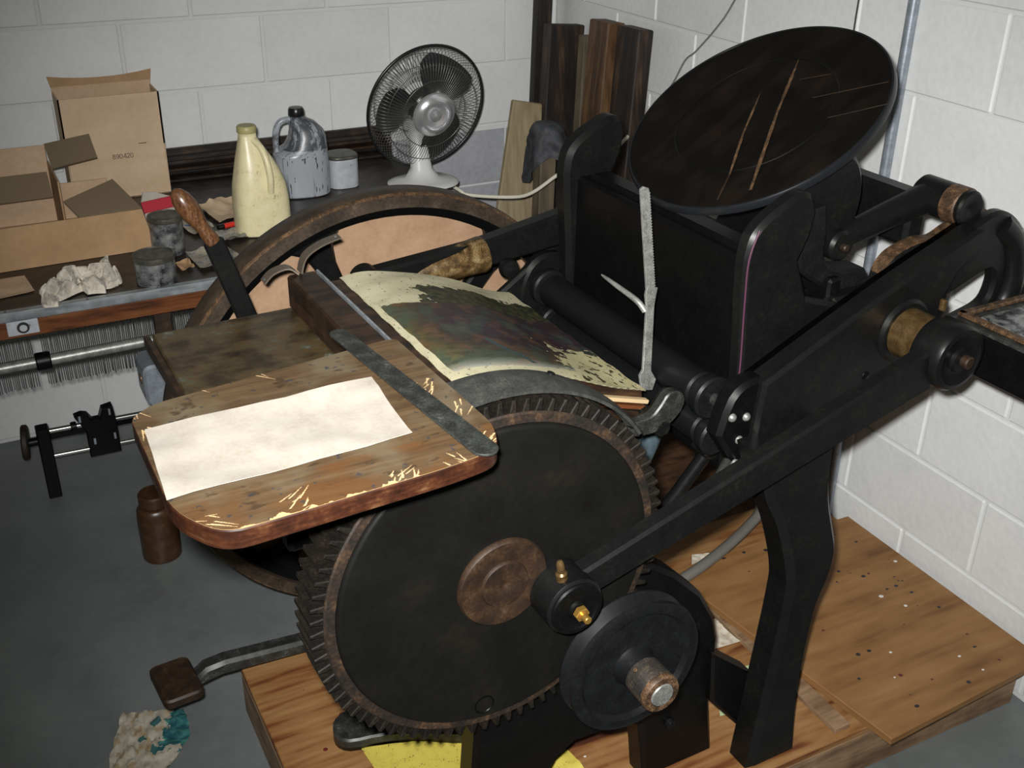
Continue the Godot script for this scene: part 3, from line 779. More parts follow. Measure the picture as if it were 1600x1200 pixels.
func drive(t: Node3D) -> void:
	var c := Vector2(-0.1, 0.567)
	# pulley on the pinion shaft
	var p := obj("pulley", MB.new().add(lathe([Vector2(0, 0.0), Vector2(0.108, 0.0), Vector2(0.12, 0.004), Vector2(0.121, 0.008), Vector2(0.105, 0.022), Vector2(0.121, 0.036), Vector2(0.12, 0.042), Vector2(0.112, 0.045), Vector2(0.102, 0.044), Vector2(0.096, 0.036), Vector2(0.05, 0.031), Vector2(0.038, 0.034), Vector2(0.034, 0.042), Vector2(0.033, 0.06), Vector2(0, 0.06)], 64), zc(c.x, c.y, 0.01)), M.pulley_paint, t)
	obj("hub_sleeve", MB.new().add(lathe([Vector2(0.0, 0.04), Vector2(0.033, 0.04), Vector2(0.033, 0.104), Vector2(0.031, 0.108), Vector2(0.021, 0.108), Vector2(0.02, 0.105), Vector2(0, 0.105)], 32), zc(c.x, c.y, 0.01)), M.hub_dark, p)
	obj("worn_collar", MB.new().add(lathe([Vector2(0.0212, 0.1075), Vector2(0.0336, 0.1005), Vector2(0.0336, 0.108), Vector2(0.031, 0.1112), Vector2(0.0212, 0.1112)], 32), zc(c.x, c.y, 0.01)), M.worn_edge, p)
	obj("shaft_face", MB.new().add(lathe([Vector2(0, 0.1), Vector2(0.0205, 0.1), Vector2(0.0205, 0.111), Vector2(0.019, 0.113), Vector2(0, 0.113)], 28), zc(c.x, c.y, 0.01)), M.steel_grey, p)
	obj("set_screw", MB.new().add(cyl(0.0035, 0.004, 0.0006, 10), along(V(c.x - 0.022, c.y + 0.025, 0.08), V(c.x - 0.03, c.y + 0.034, 0.08))), M.worn_edge, p)
	obj("pinion_shaft", MB.new().add(cyl(0.02, 0.99, 0.002, 20), zc(c.x, c.y, -0.985)), M.steel_dark, t)
	var pn := []
	for i in 12:
		for s in [[-0.3, 0.027], [-0.12, 0.043], [0.12, 0.043], [0.3, 0.027]]:
			var a: float = TAU * (i + s[0]) / 12
			pn.append(c + Vector2(cos(a), sin(a)) * s[1])
	obj("pinion", prism(pn, -0.066, 0.0, 0.002), M.tooth_iron, t)
	obj("main_shaft", MB.new().add(cyl(0.03, 0.78, 0.002, 24), zc(-0.32, 0.785, -0.84)), M.steel_dark, t)
	# flywheel on the far side
	var prof := [Vector2(0.468, 0.004), Vector2(0.47, 0.0), Vector2(0.496, 0.0), Vector2(0.5, 0.004), Vector2(0.502, 0.035), Vector2(0.5, 0.066), Vector2(0.496, 0.07), Vector2(0.47, 0.07), Vector2(0.468, 0.066), Vector2(0.468, 0.004)]
	var w := obj("flywheel", MB.new().add(lathe(prof, 120), zc(c.x, c.y, -0.97)), M.rim_worn, t)
	w.set_meta("label", "large spoked flywheel with brown worn rim")
	obj("rubbed_edge", MB.new().add(lathe([Vector2(0.4935, 0.0695), Vector2(0.4965, 0.0706), Vector2(0.5, 0.0672), Vector2(0.501, 0.064)], 120), zc(c.x, c.y, -0.97)), M.worn_edge, w)
	obj("inner_rim", MB.new().add(lathe([Vector2(0.448, 0.02), Vector2(0.469, 0.012), Vector2(0.469, 0.058), Vector2(0.448, 0.05), Vector2(0.448, 0.02)], 96), zc(c.x, c.y, -0.97)), M.iron_deep, w)
	obj("hub", MB.new().add(lathe([Vector2(0.0, -0.02), Vector2(0.06, -0.02), Vector2(0.065, 0.0), Vector2(0.065, 0.07), Vector2(0.06, 0.09), Vector2(0, 0.09)], 32), zc(c.x, c.y, -0.97)), M.iron_black, w)
	for i in 6:
		var a := deg_to_rad(110.0 + 60.0 * i)
		var e := Vector2(cos(a), sin(a)); var f := Vector2(-e.y, e.x)
		var pl := []
		for s in [[0.05, 0.034], [0.12, 0.027], [0.3, 0.022], [0.38, 0.023], [0.42, 0.032], [0.44, 0.055], [0.452, 0.085]]: pl.append(c + e * s[0] + f * s[1])
		for s in [[0.452, 0.085], [0.44, 0.055], [0.42, 0.032], [0.38, 0.023], [0.3, 0.022], [0.12, 0.027], [0.05, 0.034]]: pl.append(c + e * s[0] - f * s[1])
		obj("spoke", prism(pl, -0.95, -0.922, 0.006), M.iron_black, w)
	obj("guard_disc", MB.new().add(lathe([Vector2(0, 0.0), Vector2(0.462, 0.0), Vector2(0.462, 0.004), Vector2(0, 0.004)], 80), zc(c.x, c.y, -0.968)), M.hardboard, w)

func frames(t: Node3D) -> void:
	# near side frame: pinion bracket with arched foot
	var br := P2([0.206, 0.126, 0.184, 0.259, 0.187, 0.36, 0.185, 0.415, 0.17, 0.472, 0.134, 0.536, 0.071, 0.6, 0.0, 0.652, -0.12, 0.72, -0.25, 0.86, -0.36, 0.86, -0.43, 0.76, -0.36, 0.55, -0.316, 0.44, -0.335, 0.126, -0.2, 0.126, -0.185, 0.22, -0.155, 0.275, -0.12, 0.297, -0.04, 0.292, 0.02, 0.272, 0.032, 0.2, 0.041, 0.126])
	var f := obj("side_frame", prism(br, -0.135, -0.08, 0.008), M.iron_deep, t)
	obj("bearing_boss", MB.new().add(cyl(0.062, 0.075, 0.006, 32), zc(-0.1, 0.567, -0.145)), M.iron_black, f)
	obj("bolt", MB.new().add(cyl(0.012, 0.012, 0.002, 6), zc(0.12, 0.47, -0.082)), M.iron_black, f)
	obj("bolt", MB.new().add(cyl(0.012, 0.012, 0.002, 6), zc(0.09, 0.25, -0.082)), M.iron_black, f)
	# far side frame, the same shape
	var ff := obj("side_frame", prism(br, -0.815, -0.76, 0.008), M.iron_deep, t)
	obj("bearing_boss", MB.new().add(cyl(0.062, 0.075, 0.006, 32), zc(-0.1, 0.567, -0.83)), M.iron_black, ff)
	# rear legs of the rocker
	var leg := smoothed([[0.15, 0.86], [0.19, 0.753], [0.223, 0.691], [0.259, 0.584], [0.264, 0.512], [0.249, 0.324], [0.231, 0.126]], [[0.352, 0.126], [0.336, 0.288], [0.342, 0.469], [0.363, 0.548], [0.368, 0.606], [0.352, 0.66], [0.334, 0.715], [0.325, 0.77], [0.32, 0.86]])
	obj("rear_leg", prism(leg, -0.07, 0.0, 0.012), M.iron_black, t)
	obj("rear_leg", prism(leg, -0.85, -0.78, 0.012), M.iron_black, t)
	# stays between frames and legs
	obj("stay", prism(P2([0.16, 0.40, 0.17, 0.28, 0.26, 0.17, 0.275, 0.30]), -0.115, -0.06, 0.006), M.iron_deep, t)
	obj("tie_rod", MB.new().add(cyl(0.018, 0.66, 0.002, 16), zc(0.12, 0.30, -0.78)), M.iron_deep, t)
	obj("cross_plate", box2(V(0.12, 0.30, -0.76), V(0.15, 0.42, -0.13), 0.005), M.iron_deep, t)
	# front feet with bolted pad
	var pad := obj("front_foot", flat(smoothed2([[-0.445, -0.44], [-0.43, -0.475], [-0.38, -0.485], [-0.30, -0.43], [-0.15, -0.3], [-0.12, -0.26], [-0.28, -0.36], [-0.36, -0.395], [-0.425, -0.41]]), 0.126, 0.158, 0.008), M.steel_dark, t)
	obj("bolt", MB.new().add(cyl(0.012, 0.012, 0.002, 6), Transform3D(Basis.IDENTITY, V(-0.39, 0.157, -0.45))), M.steel_dark, pad)
	# treadle
	var tr := obj("treadle", prism(P2([-0.67, 0.18, -0.66, 0.20, -0.63, 0.222, -0.59, 0.226, -0.40, 0.21, 0.1, 0.205, 0.1, 0.175, -0.40, 0.178, -0.60, 0.192]), -0.70, -0.66, 0.007), M.steel_dark, t)
	obj("pedal", MB.new().add(prism(rect(-0.04, -0.06, 0.04, 0.06, 0.014, 3), 0.0, 0.022, 0.004), Transform3D(Basis(Vector3.UP, 0.06) * Basis(Vector3.RIGHT, -PI / 2), V(-0.69, 0.195, -0.67))), M.hub_rust, tr)
	obj("treadle_arm", MB.new().add(tube([V(0.09, 0.19, -0.675), V(0.1, 0.19, -0.3), V(-0.1, 0.19, -0.28)], 0.015, 8)), M.iron_black, tr)

func smoothed(a: Array, b: Array) -> Array:
	var o := []
	for l in [a, b]:
		var p := []
		for q in l: p.append(Vector2(q[0], q[1]))
		o += smooth(p, 4)
	# a runs downwards on the left, b upwards on the right
	return o

func smoothed2(a: Array) -> Array:
	var p := []
	for q in a: p.append(Vector2(q[0], q[1]))
	var o := []
	var n := p.size()
	for i in n:
		for j in 3: o.append(p[i].cubic_interpolate(p[(i + 1) % n], p[(i + n - 1) % n], p[(i + 2) % n], j / 3.0))
	return o

func bed(t: Node3D) -> void:
	# bed: face plate, cheeks and back
	var b := obj("bed", box2(V(0.215, 0.72, -0.69), V(0.25, 1.125, -0.14), 0.006), M.iron_deep, t)
	var ch := smooth(P2([0.2, 0.74, 0.2, 0.93, 0.188, 1.10, 0.188, 1.15, 0.20, 1.185, 0.235, 1.213, 0.285, 1.236, 0.31, 1.232]), 4)
	ch += P2([0.325, 1.20, 0.318, 1.16, 0.30, 1.12, 0.33, 1.05, 0.42, 1.02, 0.5, 1.02, 0.5, 0.82, 0.36, 0.72])
	obj("cheek", prism(ch, -0.16, -0.125, 0.008), M.iron_black, b)
	obj("cheek", prism(ch, -0.72, -0.675, 0.01), M.iron_black, b)
	obj("paint_line", MB.new().add(tube(smooth([V(0.196, 0.885, -0.124), V(0.198, 0.95, -0.124), V(0.192, 1.06, -0.124), V(0.190, 1.14, -0.124), V(0.205, 1.188, -0.124)], 5), 0.0018, 6)), M.purple_line, b)
	obj("back_plate", box2(V(0.40, 0.78, -0.68), V(0.43, 1.06, -0.15), 0.005), M.iron_deep, b)
	obj("top_ledge", MB.new().add(box(V(0.05, 0.03, 0.5), 0.008), Transform3D(Basis.IDENTITY, V(0.255, 1.12, -0.41))), M.iron_deep, b)
	for i in 4: obj("bed_rib", box2(V(0.25, 0.85, -0.60 + 0.13 * i), V(0.40, 1.03 + 0.0, -0.58 + 0.13 * i), 0.004), M.iron_deep, b)
	# form rollers in front of the bed, with their trucks
	for r in [[0.166, 0.895, 0.033], [0.182, 0.815, 0.029]]:
		var o := obj("form_roller", MB.new().add(cyl(r[2], 0.50, 0.004, 28), zc(r[0] - 0.005, r[1], -0.67)), M.roller_black, t)
		obj("roller_shaft", MB.new().add(cyl(0.011, 0.64, 0.002, 14), zc(r[0] - 0.005, r[1], -0.74)), M.steel_dark, o)
		for z in [-0.70, -0.16]:
			obj("roller_truck", MB.new().add(lathe([Vector2(0.011, 0), Vector2(r[2] + 0.004, 0), Vector2(r[2] + 0.006, 0.004), Vector2(r[2] + 0.006, 0.02), Vector2(r[2] + 0.002, 0.024), Vector2(0.011, 0.024)], 28), zc(r[0] - 0.005, r[1], z)), M.pulley_paint, o)
	# roller saddles: near one with bolt heads, far one with its arm
	var s := obj("roller_saddle", prism(smooth(P2([0.125, 0.86, 0.145, 0.925, 0.18, 0.95, 0.225, 0.945, 0.255, 0.90, 0.262, 0.82, 0.24, 0.775, 0.20, 0.77, 0.165, 0.80]), 3), -0.115, -0.075, 0.008), M.iron_deep, t)
	for q in [[0.15, 0.892], [0.18, 0.886], [0.215, 0.878], [0.20, 0.832], [0.17, 0.845], [0.168, 0.80], [0.176, 0.792], [0.225, 0.80]]:
		obj("bolt_head", MB.new().add(lathe([Vector2(0, 0), Vector2(0.008, 0), Vector2(0.007, 0.004), Vector2(0.004, 0.007), Vector2(0, 0.008)], 12), zc(q[0], q[1], -0.076)), M.steel_grey, s)
	obj("hook_pin", MB.new().add(tube([V(0.16, 0.80, -0.085), V(0.118, 0.782, -0.065), V(0.095, 0.775, -0.058)], [0.009, 0.007, 0.005], 10)), M.steel_dark, s)
	obj("roller_arm", prism(P2([0.20, 0.80, 0.26, 0.80, 0.30, 0.78, 0.28, 0.72, 0.24, 0.74]), -0.12, -0.09, 0.006), M.iron_deep, s)
	var s2 := obj("roller_saddle", prism(smooth(P2([0.12, 0.80, 0.11, 0.87, 0.13, 0.93, 0.17, 0.955, 0.22, 0.94, 0.23, 0.85, 0.2, 0.77, 0.16, 0.76]), 3), -0.745, -0.715, 0.008), M.iron_black, t)
	obj("saddle_arm", prism(P2([0.13, 0.93, 0.15, 0.88, 0.0, 0.79, -0.03, 0.82]), -0.742, -0.72, 0.006), M.iron_black, s2)
	obj("saddle_arm", prism(P2([0.13, 0.87, 0.15, 0.83, -0.06, 0.74, -0.08, 0.78]), -0.775, -0.755, 0.006), M.iron_black, s2)
	# lower link under the saddle
	obj("lower_link", MB.new().add(tube([V(0.21, 0.74, -0.2), V(0.12, 0.60, -0.22), V(0.06, 0.5, -0.24)], 0.013, 10)), M.iron_black, t)
	obj("link_block", MB.new().add(box(V(0.07, 0.025, 0.05), 0.005), Transform3D(Basis(Vector3.BACK, -0.45), V(0.225, 0.745, -0.2))), M.iron_black, t)
	# ink disk on its tilted post
	var n := V(-sin(deg_to_rad(32.6)), cos(deg_to_rad(32.6)), 0.025).normalized()
	var dc := V(0.41, 1.289, -0.40)
	var T := along(dc, dc + n)
	var k := obj("ink_disk", MB.new().add(lathe([Vector2(0, -0.026), Vector2(0.20, -0.026), Vector2(0.215, -0.02), Vector2(0.238, -0.018), Vector2(0.243, -0.013), Vector2(0.243, -0.002), Vector2(0.24, 0.001), Vector2(0.0, 0.001)], 120), T), M.ink_wood, t)
	k.set_meta("label", "round tilted ink disk, dark and glossy")
	obj("rim", MB.new().add(lathe([Vector2(0.2425, -0.014), Vector2(0.2455, -0.012), Vector2(0.2455, -0.002), Vector2(0.243, 0.002), Vector2(0.2395, 0.002), Vector2(0.2395, 0.0)], 120), T), M.rim_gloss, k)
	# the inner disk's joint line and the bright worn streaks across the face
	obj("inner_ring", MB.new().add(lathe([Vector2(0.149, 0.0008), Vector2(0.1505, 0.002), Vector2(0.152, 0.0008)], 96), T), M.iron_deep, k)
	for q in STREAKS:
		streak(k, dc, n, Vector2(q[0], q[1]), Vector2(q[2], q[3]), q[4], M[q[5]])
	obj("disk_post", MB.new().add(lathe([Vector2(0.0, -0.24), Vector2(0.045, -0.24), Vector2(0.04, -0.1), Vector2(0.07, -0.03), Vector2(0.07, -0.02), Vector2(0, -0.02)], 28), T), M.iron_deep, k)
	obj("disk_bracket", prism(P2([0.36, 1.02, 0.56, 1.02, 0.56, 1.06, 0.50, 1.12, 0.42, 1.13]), -0.46, -0.34, 0.006), M.iron_deep, t)

const STREAKS := [[-0.131, 0.18, -0.055, 0.079, 0.0016, "hub_rust"], [-0.055, 0.079, 0.02, -0.045, 0.0026, "worn_edge"], [0.02, -0.045, 0.086, -0.138, 0.0028, "worn_edge"], [0.086, -0.138, 0.116, -0.193, 0.002, "hub_rust"],
	[-0.078, 0.213, -0.045, 0.16, 0.002, "worn_edge"], [-0.045, 0.16, 0.04, 0.02, 0.0034, "worn_edge"], [0.04, 0.02, 0.155, -0.15, 0.0036, "worn_edge"],
	[0.012, 0.102, 0.061, 0.133, 0.0013, "hub_rust"], [0.077, 0.071, 0.182, 0.149, 0.0011, "hub_rust"], [0.147, 0.04, 0.224, 0.104, 0.0011, "hub_rust"], [-0.118, -0.213, -0.092, -0.185, 0.001, "hub_rust"]]

func streak(k: Node3D, dc: Vector3, n: Vector3, a: Vector2, b: Vector2, w: float, m: Material) -> void:
	# a worn line on the disk face, from a to b in the disk's own plane (across = z, up-slope = x)
	var ex := V(cos(deg_to_rad(32.6)), sin(deg_to_rad(32.6)), 0); var ez := V(0, 0, 1)
	var p := []
	nz.seed = 3
	for i in 13:
		var q := a.lerp(b, i / 12.0)
		p.append(dc + ez * q.x + ex * q.y + n * 0.0012)
	var rows := []
	for i in 13:
		var ww := w * (0.55 + 0.45 * sin(PI * (i + 0.5) / 13.0)) * (1.0 + 0.5 * fuzz(i, w, 90))
		var d: Vector3 = (p[12] - p[0]).normalized().cross(n).normalized()
		rows.append([p[i] - d * ww, p[i] + n * 0.0008, p[i] + d * ww])
	var g := gridmesh(rows)
	if g.n[4].dot(n) < 0: g = gridmesh(rows, false, true)
	obj("worn_streak", g, m, k)

func platen(t: Node3D) -> void:
	# platen with arched packing under the manila sheet
	var prof := smooth(P2([-0.297, 1.006, -0.24, 1.008, -0.15, 0.990, -0.075, 0.963, 0.0, 0.929, 0.056, 0.911]), 5)
	var low := prof.duplicate()
	var poly := []
	for q in prof: poly.append(q - Vector2(0, 0.003))
	poly += P2([0.062, 0.875, 0.03, 0.855, -0.05, 0.88, -0.2, 0.92, -0.30, 0.95])
	var b := obj("platen", prism(poly, -0.655, -0.195, 0.004), M.wood_dark, t)
	obj("platen_body", prism(P2([-0.29, 0.948, 0.02, 0.858, 0.03, 0.80, -0.05, 0.74, -0.25, 0.80]), -0.62, -0.23, 0.01), M.iron_deep, b)
	var rows := []
	for j in 25:
		var row := []
		for i in prof.size():
			var q: Vector2 = prof[prof.size() - 1 - i]
			q = prof[i]
			var z := lerpf(-0.665, -0.188, j / 24.0)
			row.append(V(q.x, q.y + 0.001 + 0.0015 * sin(j * 1.7 + i * 0.5), z))
		rows.append(row)
	obj("tympan_sheet", slab(rows, 0.0012, true), M.tympan, b)
	# layered packing edges at the near back corner
	for i in 3:
		obj("packing_edge", MB.new().add(box(V(0.12 - 0.015 * i, 0.007, 0.012), 0.001), Transform3D(Basis(Vector3.BACK, -0.30), V(0.004 + 0.004 * i, 0.908 - 0.013 * i, -0.19))), [M.paper_edge, M.wood_red, M.hub_rust][i], b)
	obj("bail", box2(V(-0.318, 0.975, -0.66), V(-0.296, 1.006, -0.20), 0.002), M.wood_dark, b)
	# gripper bar with curled end, and two grippers
	var g := obj("gripper_bar", MB.new().add(cyl(0.016, 0.56, 0.003, 18), zc(0.055, 0.868, -0.69)), M.iron_black, t)
	obj("curled_end", prism(smooth(P2([-0.02, 0.885, -0.012, 0.872, 0.03, 0.866, 0.07, 0.878, 0.092, 0.905, 0.085, 0.928, 0.062, 0.93, 0.048, 0.912, 0.03, 0.895, 0.0, 0.892]), 3), -0.155, -0.13, 0.005), M.steel_dark, g)
	var gp := obj("gripper", prism(P2([0.098, 0.87, 0.122, 0.865, 0.128, 0.885, 0.116, 0.905, 0.112, 1.03, 0.116, 1.06, 0.094, 1.065, 0.092, 1.05, 0.096, 1.03, 0.098, 0.91, 0.092, 0.90]), -0.262, -0.256, 0.001), M.steel_grey, t)
	var saw := [Vector2(0.094, 1.062), Vector2(0.116, 1.055)]
	for i in 36:
		var y := 1.06 + i * 0.0048
		saw.append(Vector2(0.1075 - 0.026 * i / 36.0 + 0.006, y)); saw.append(Vector2(0.1075 - 0.026 * i / 36.0 + 0.0035, y + 0.0024))
	saw.append(Vector2(0.084, 1.236)); saw.append(Vector2(0.074, 1.240)); saw.append(Vector2(0.068, 1.236))
	obj("toothed_blade", prism(saw, -0.263, -0.258, 0.0006), M.steel_grey, gp)
	obj("gripper_finger", MB.new().add(tube(smooth([V(0.096, 1.02, -0.26), V(0.088, 1.035, -0.275), V(0.08, 1.045, -0.32), V(0.078, 1.05, -0.37)], 4), [0.006, 0.0058, 0.0056, 0.0055, 0.0054, 0.0052, 0.005, 0.0048, 0.0046, 0.0042, 0.0036, 0.0028, 0.0015], 8)), M.steel_grey, gp)
	# blue rag end and rod seen in the gap under the platen
	obj("toggle_rod", MB.new().add(cyl(0.014, 0.3, 0.002, 14), along(V(0.10, 0.80, -0.34), V(0.12, 0.5, -0.34))), M.wood_red, t)

func boards(t: Node3D) -> void:
	# near delivery board with worn top
	var o := smooth_corners([[-0.768, -0.125, 0.012], [-0.737, -0.152, 0.02], [-0.40, -0.195, 0.02], [-0.386, -0.19, 0.01], [-0.379, 0.09, 0.02], [-0.40, 0.145, 0.03], [-0.47, 0.1555, 0.04], [-0.735, 0.167, 0.03], [-0.772, 0.10, 0.05]])
	var oi := []
	for q in o: oi.append((q - Vector2(-0.575, -0.01)) * 0.9955 + Vector2(-0.575, -0.01))
	var b := obj("delivery_board", flat(o, 1.074, 1.0995, 0.002), M.board_side, t)
	obj("board_top", flat(oi, 1.0993, 1.1, 0.0), M.board_top, b)
	obj("board_bracket", MB.new().add(box(V(0.03, 0.26, 0.03), 0.003), Transform3D(Basis.IDENTITY, V(-0.56, 0.945, -0.17))), M.iron_deep, b)
	obj("board_arm", MB.new().add(box(V(0.24, 0.025, 0.03), 0.003), Transform3D(Basis.IDENTITY, V(-0.46, 0.83, -0.17))), M.iron_deep, b)
	# far feed board
	var f := obj("feed_board", flat(P2([-0.64, -0.655, -0.372, -0.66, -0.372, -0.12, -0.652, -0.12]), 0.948, 0.97, 0.003), M.far_board, t)
	obj("edge_strip", box2(V(-0.655, 0.947, -0.655), V(-0.645, 0.9695, -0.12), 0.001), M.wood_dark, f)
	# wooden channel between feed board and platen, iron finger springs on its end
	var w := obj("gauge_rail", box2(V(-0.398, 0.972, -0.655), V(-0.345, 1.034, -0.20), 0.004), M.wood_dark, t)
	obj("steel_lip", box2(V(-0.345, 1.0, -0.65), V(-0.341, 1.037, -0.205), 0.001), M.edge_metal, w)
	for q in [[V(-0.372, 1.035, -0.655), V(-0.36, 1.06, -0.66), V(-0.33, 1.075, -0.665), V(-0.29, 1.082, -0.672)], [V(-0.38, 1.034, -0.655), V(-0.395, 1.045, -0.66), V(-0.42, 1.038, -0.665), V(-0.436, 1.022, -0.668)]]:
		var p := smooth(q, 4)
		var rows := []
		for i in p.size(): rows.append([p[i] + V(0, 0, -0.012), p[i] + V(0, 0, 0.012)])
		var s := obj("spring_finger", slab(rows, 0.003, q[3].x > -0.35), M.spring_steel, w)
		obj("rivet", MB.new().add(lathe([Vector2(0, 0), Vector2(0.005, 0), Vector2(0.003, 0.003), Vector2(0, 0.0035)], 10), Transform3D(Basis.IDENTITY, p[-2] + V(0, 0.001, 0))), M.steel_bright, s)
	# throw-off lever with turned wooden handle
	var l := obj("throw_off_lever", MB.new().add(box(V(0.012, 0.40, 0.036), 0.003), along(V(-0.452, 0.91, -0.70), V(-0.51, 1.105, -0.70))), M.iron_black, t)
	var hb := V(-0.508, 1.098, -0.70); var he := V(-0.558, 1.19, -0.705)
	obj("wooden_handle", MB.new().add(lathe([Vector2(0, 0), Vector2(0.012, 0), Vector2(0.0135, 0.006), Vector2(0.0125, 0.02), Vector2(0.0115, 0.03), Vector2(0.014, 0.045), Vector2(0.0185, 0.065), Vector2(0.019, 0.08), Vector2(0.0165, 0.096), Vector2(0.011, 0.108), Vector2(0.005, 0.113), Vector2(0, 0.114)], 24), along(hb, he)), M.wood_handle, l)

func back_works(t: Node3D) -> void:
	# rocker side plate: rising rail, loop at its end with an open window
	var body := smooth(P2([0.199, 0.947, 0.325, 1.006, 0.456, 1.065, 0.53, 1.095, 0.593, 1.119, 0.648, 1.141]), 4)
	body += P2([0.662, 1.136, 0.655, 1.112, 0.60, 1.075, 0.575, 1.03, 0.57, 0.95, 0.5, 0.90, 0.40, 0.80, 0.26, 0.77, 0.19, 0.84])
	var r := obj("rocker_plate", prism(body, -0.115, -0.055, 0.013), M.iron_black, t)
	# the loop at its end stays open in the middle
	var loop := P2([0.615, 1.105])
	loop += smooth(P2([0.64, 1.125, 0.69, 1.150, 0.735, 1.152, 0.785, 1.122, 0.832, 1.06, 0.848, 0.99, 0.825, 0.945, 0.755, 0.926, 0.68, 0.916]), 4)
	loop += P2([0.615, 0.92, 0.615, 0.956])
	loop += smooth(P2([0.64, 0.958, 0.68, 0.967, 0.72, 0.977, 0.737, 0.99, 0.742, 1.02, 0.732, 1.04, 0.712, 1.042, 0.645, 1.018]), 3)
	loop += P2([0.615, 1.008])
	obj("loop_end", prism(loop, -0.112, -0.084, 0.007), M.iron_black, r)
	obj("loop_web", prism(P2([0.54, 0.93, 0.628, 0.92, 0.628, 1.10, 0.54, 1.07]), -0.11, -0.086, 0.004), M.iron_black, r)
	obj("loop_column", MB.new().add(tube(smooth([V(0.735, 1.125, -0.095), V(0.775, 1.085, -0.09), V(0.792, 1.02, -0.088), V(0.778, 0.965, -0.088), V(0.72, 0.943, -0.09)], 5), 0.024, 12)), M.iron_black, r)
	# far twin
	obj("rocker_plate", prism(P2([0.20, 0.945, 0.58, 1.118, 0.66, 1.165, 0.70, 1.165, 0.72, 1.12, 0.58, 1.05, 0.5, 0.92, 0.40, 0.80, 0.19, 0.84]), -0.80, -0.765, 0.007), M.iron_black, t)
	# bronze bush where the arm turns
	var bb := obj("bronze_bush", MB.new().add(cyl(0.044, 0.07, 0.004, 36), zc(0.492, 0.985, -0.062)), M.brass, t)
	obj("bush_collar", MB.new().add(lathe([Vector2(0.043, 0), Vector2(0.058, 0), Vector2(0.058, 0.01), Vector2(0.052, 0.016), Vector2(0.043, 0.016)], 36), zc(0.492, 0.985, -0.064)), M.iron_black, bb)
	obj("oil_nipple", MB.new().add(cyl(0.006, 0.02, 0.002, 10), Transform3D(Basis.IDENTITY, V(0.535, 1.028, -0.02))), M.brass, bb)
	obj("grease_stud", MB.new().add(lathe([Vector2(0, 0), Vector2(0.012, 0), Vector2(0.008, 0.008), Vector2(0, 0.011)], 14), zc(0.42, 0.915, -0.062)), M.iron_deep, bb)
	# wavy cam plate with worn top edge
	var top := smooth(P2([0.495, 1.01, 0.50, 1.057, 0.515, 1.082, 0.54, 1.096, 0.585, 1.106, 0.625, 1.104, 0.66, 1.118, 0.71, 1.134, 0.74, 1.14]), 4)
	var cp := top.duplicate()
	cp += P2([0.745, 1.10, 0.66, 1.07, 0.57, 1.04, 0.53, 1.0])
	var cam := obj("cam_plate", prism(cp, -0.16, -0.125, 0.004), M.iron_black, t)
	var er := []
	for q in top: er.append([V(q.x, q.y + 0.0015, -0.157), V(q.x, q.y + 0.0022, -0.142), V(q.x, q.y + 0.0015, -0.128)])
	obj("worn_edge", slab(er.slice(4), 0.002, false), M.worn_edge, cam)
	# tie beam across the back, boss with bronze ring, pawl rod with its knob
	obj("tie_beam", box2(V(0.60, 1.075, -0.77), V(0.645, 1.175, -0.18), 0.008), M.iron_black, t)
	var bs := obj("rod_boss", MB.new().add(cyl(0.034, 0.095, 0.006, 28), zc(0.662, 1.162, -0.215)), M.iron_black, t)
	obj("bronze_ring", MB.new().add(cyl(0.0345, 0.035, 0.003, 28), zc(0.662, 1.162, -0.148)), M.worn_edge, bs)
	obj("boss_cap", MB.new().add(lathe([Vector2(0, 0), Vector2(0.032, 0), Vector2(0.032, 0.008), Vector2(0.028, 0.012), Vector2(0.012, 0.011), Vector2(0, 0.006)], 28), zc(0.662, 1.162, -0.114)), M.iron_black, bs)
	var pr := obj("pawl_rod", MB.new().add(tube([V(0.662, 1.162, -0.19), V(0.56, 1.138, -0.195), V(0.455, 1.108, -0.20)], [0.03, 0.025, 0.022], 16)), M.iron_black, t)
	obj("rod_knob", MB.new().add(cyl(0.028, 0.05, 0.006, 24), zc(0.448, 1.103, -0.228)), M.iron_black, pr)
	obj("knob_stud", MB.new().add(cyl(0.007, 0.012, 0.002, 12), zc(0.448, 1.103, -0.18)), M.hub_rust, pr)
	# lug hanging from the disk and the curved bracket below it
	obj("disk_lug", prism(smooth(P2([0.35, 1.20, 0.36, 1.235, 0.43, 1.262, 0.475, 1.252, 0.50, 1.20, 0.495, 1.14, 0.468, 1.078, 0.445, 1.08, 0.42, 1.13, 0.395, 1.165]), 3), -0.235, -0.20, 0.008), M.iron_black, t)
	var hk := smooth(P2([0.352, 1.185, 0.336, 1.15, 0.334, 1.11, 0.35, 1.075, 0.40, 1.042, 0.43, 1.018]), 4)
	hk += P2([0.53, 1.02, 0.50, 1.058])
	hk += smooth(P2([0.44, 1.066, 0.41, 1.08, 0.395, 1.105, 0.395, 1.14, 0.385, 1.19]), 4)
	obj("curved_bracket", prism(hk, -0.22, -0.165, 0.006), M.pulley_paint, t)
	obj("bracket_foot", box2(V(0.40, 0.985, -0.23), V(0.525, 1.03, -0.135), 0.006), M.iron_black, t)
	# far side arm with its varnish-daubed end
	var fa := obj("side_arm", prism(P2([-0.23, 0.945, -0.20, 0.938, 0.0, 0.935, 0.27, 0.965, 0.27, 1.04, 0.02, 0.995, -0.21, 0.975, -0.235, 0.965]), -0.775, -0.735, 0.006), M.iron_black, t)
	obj("round_end", MB.new().add(cyl(0.03, 0.045, 0.005, 24), zc(-0.21, 0.953, -0.778)), M.iron_black, fa)
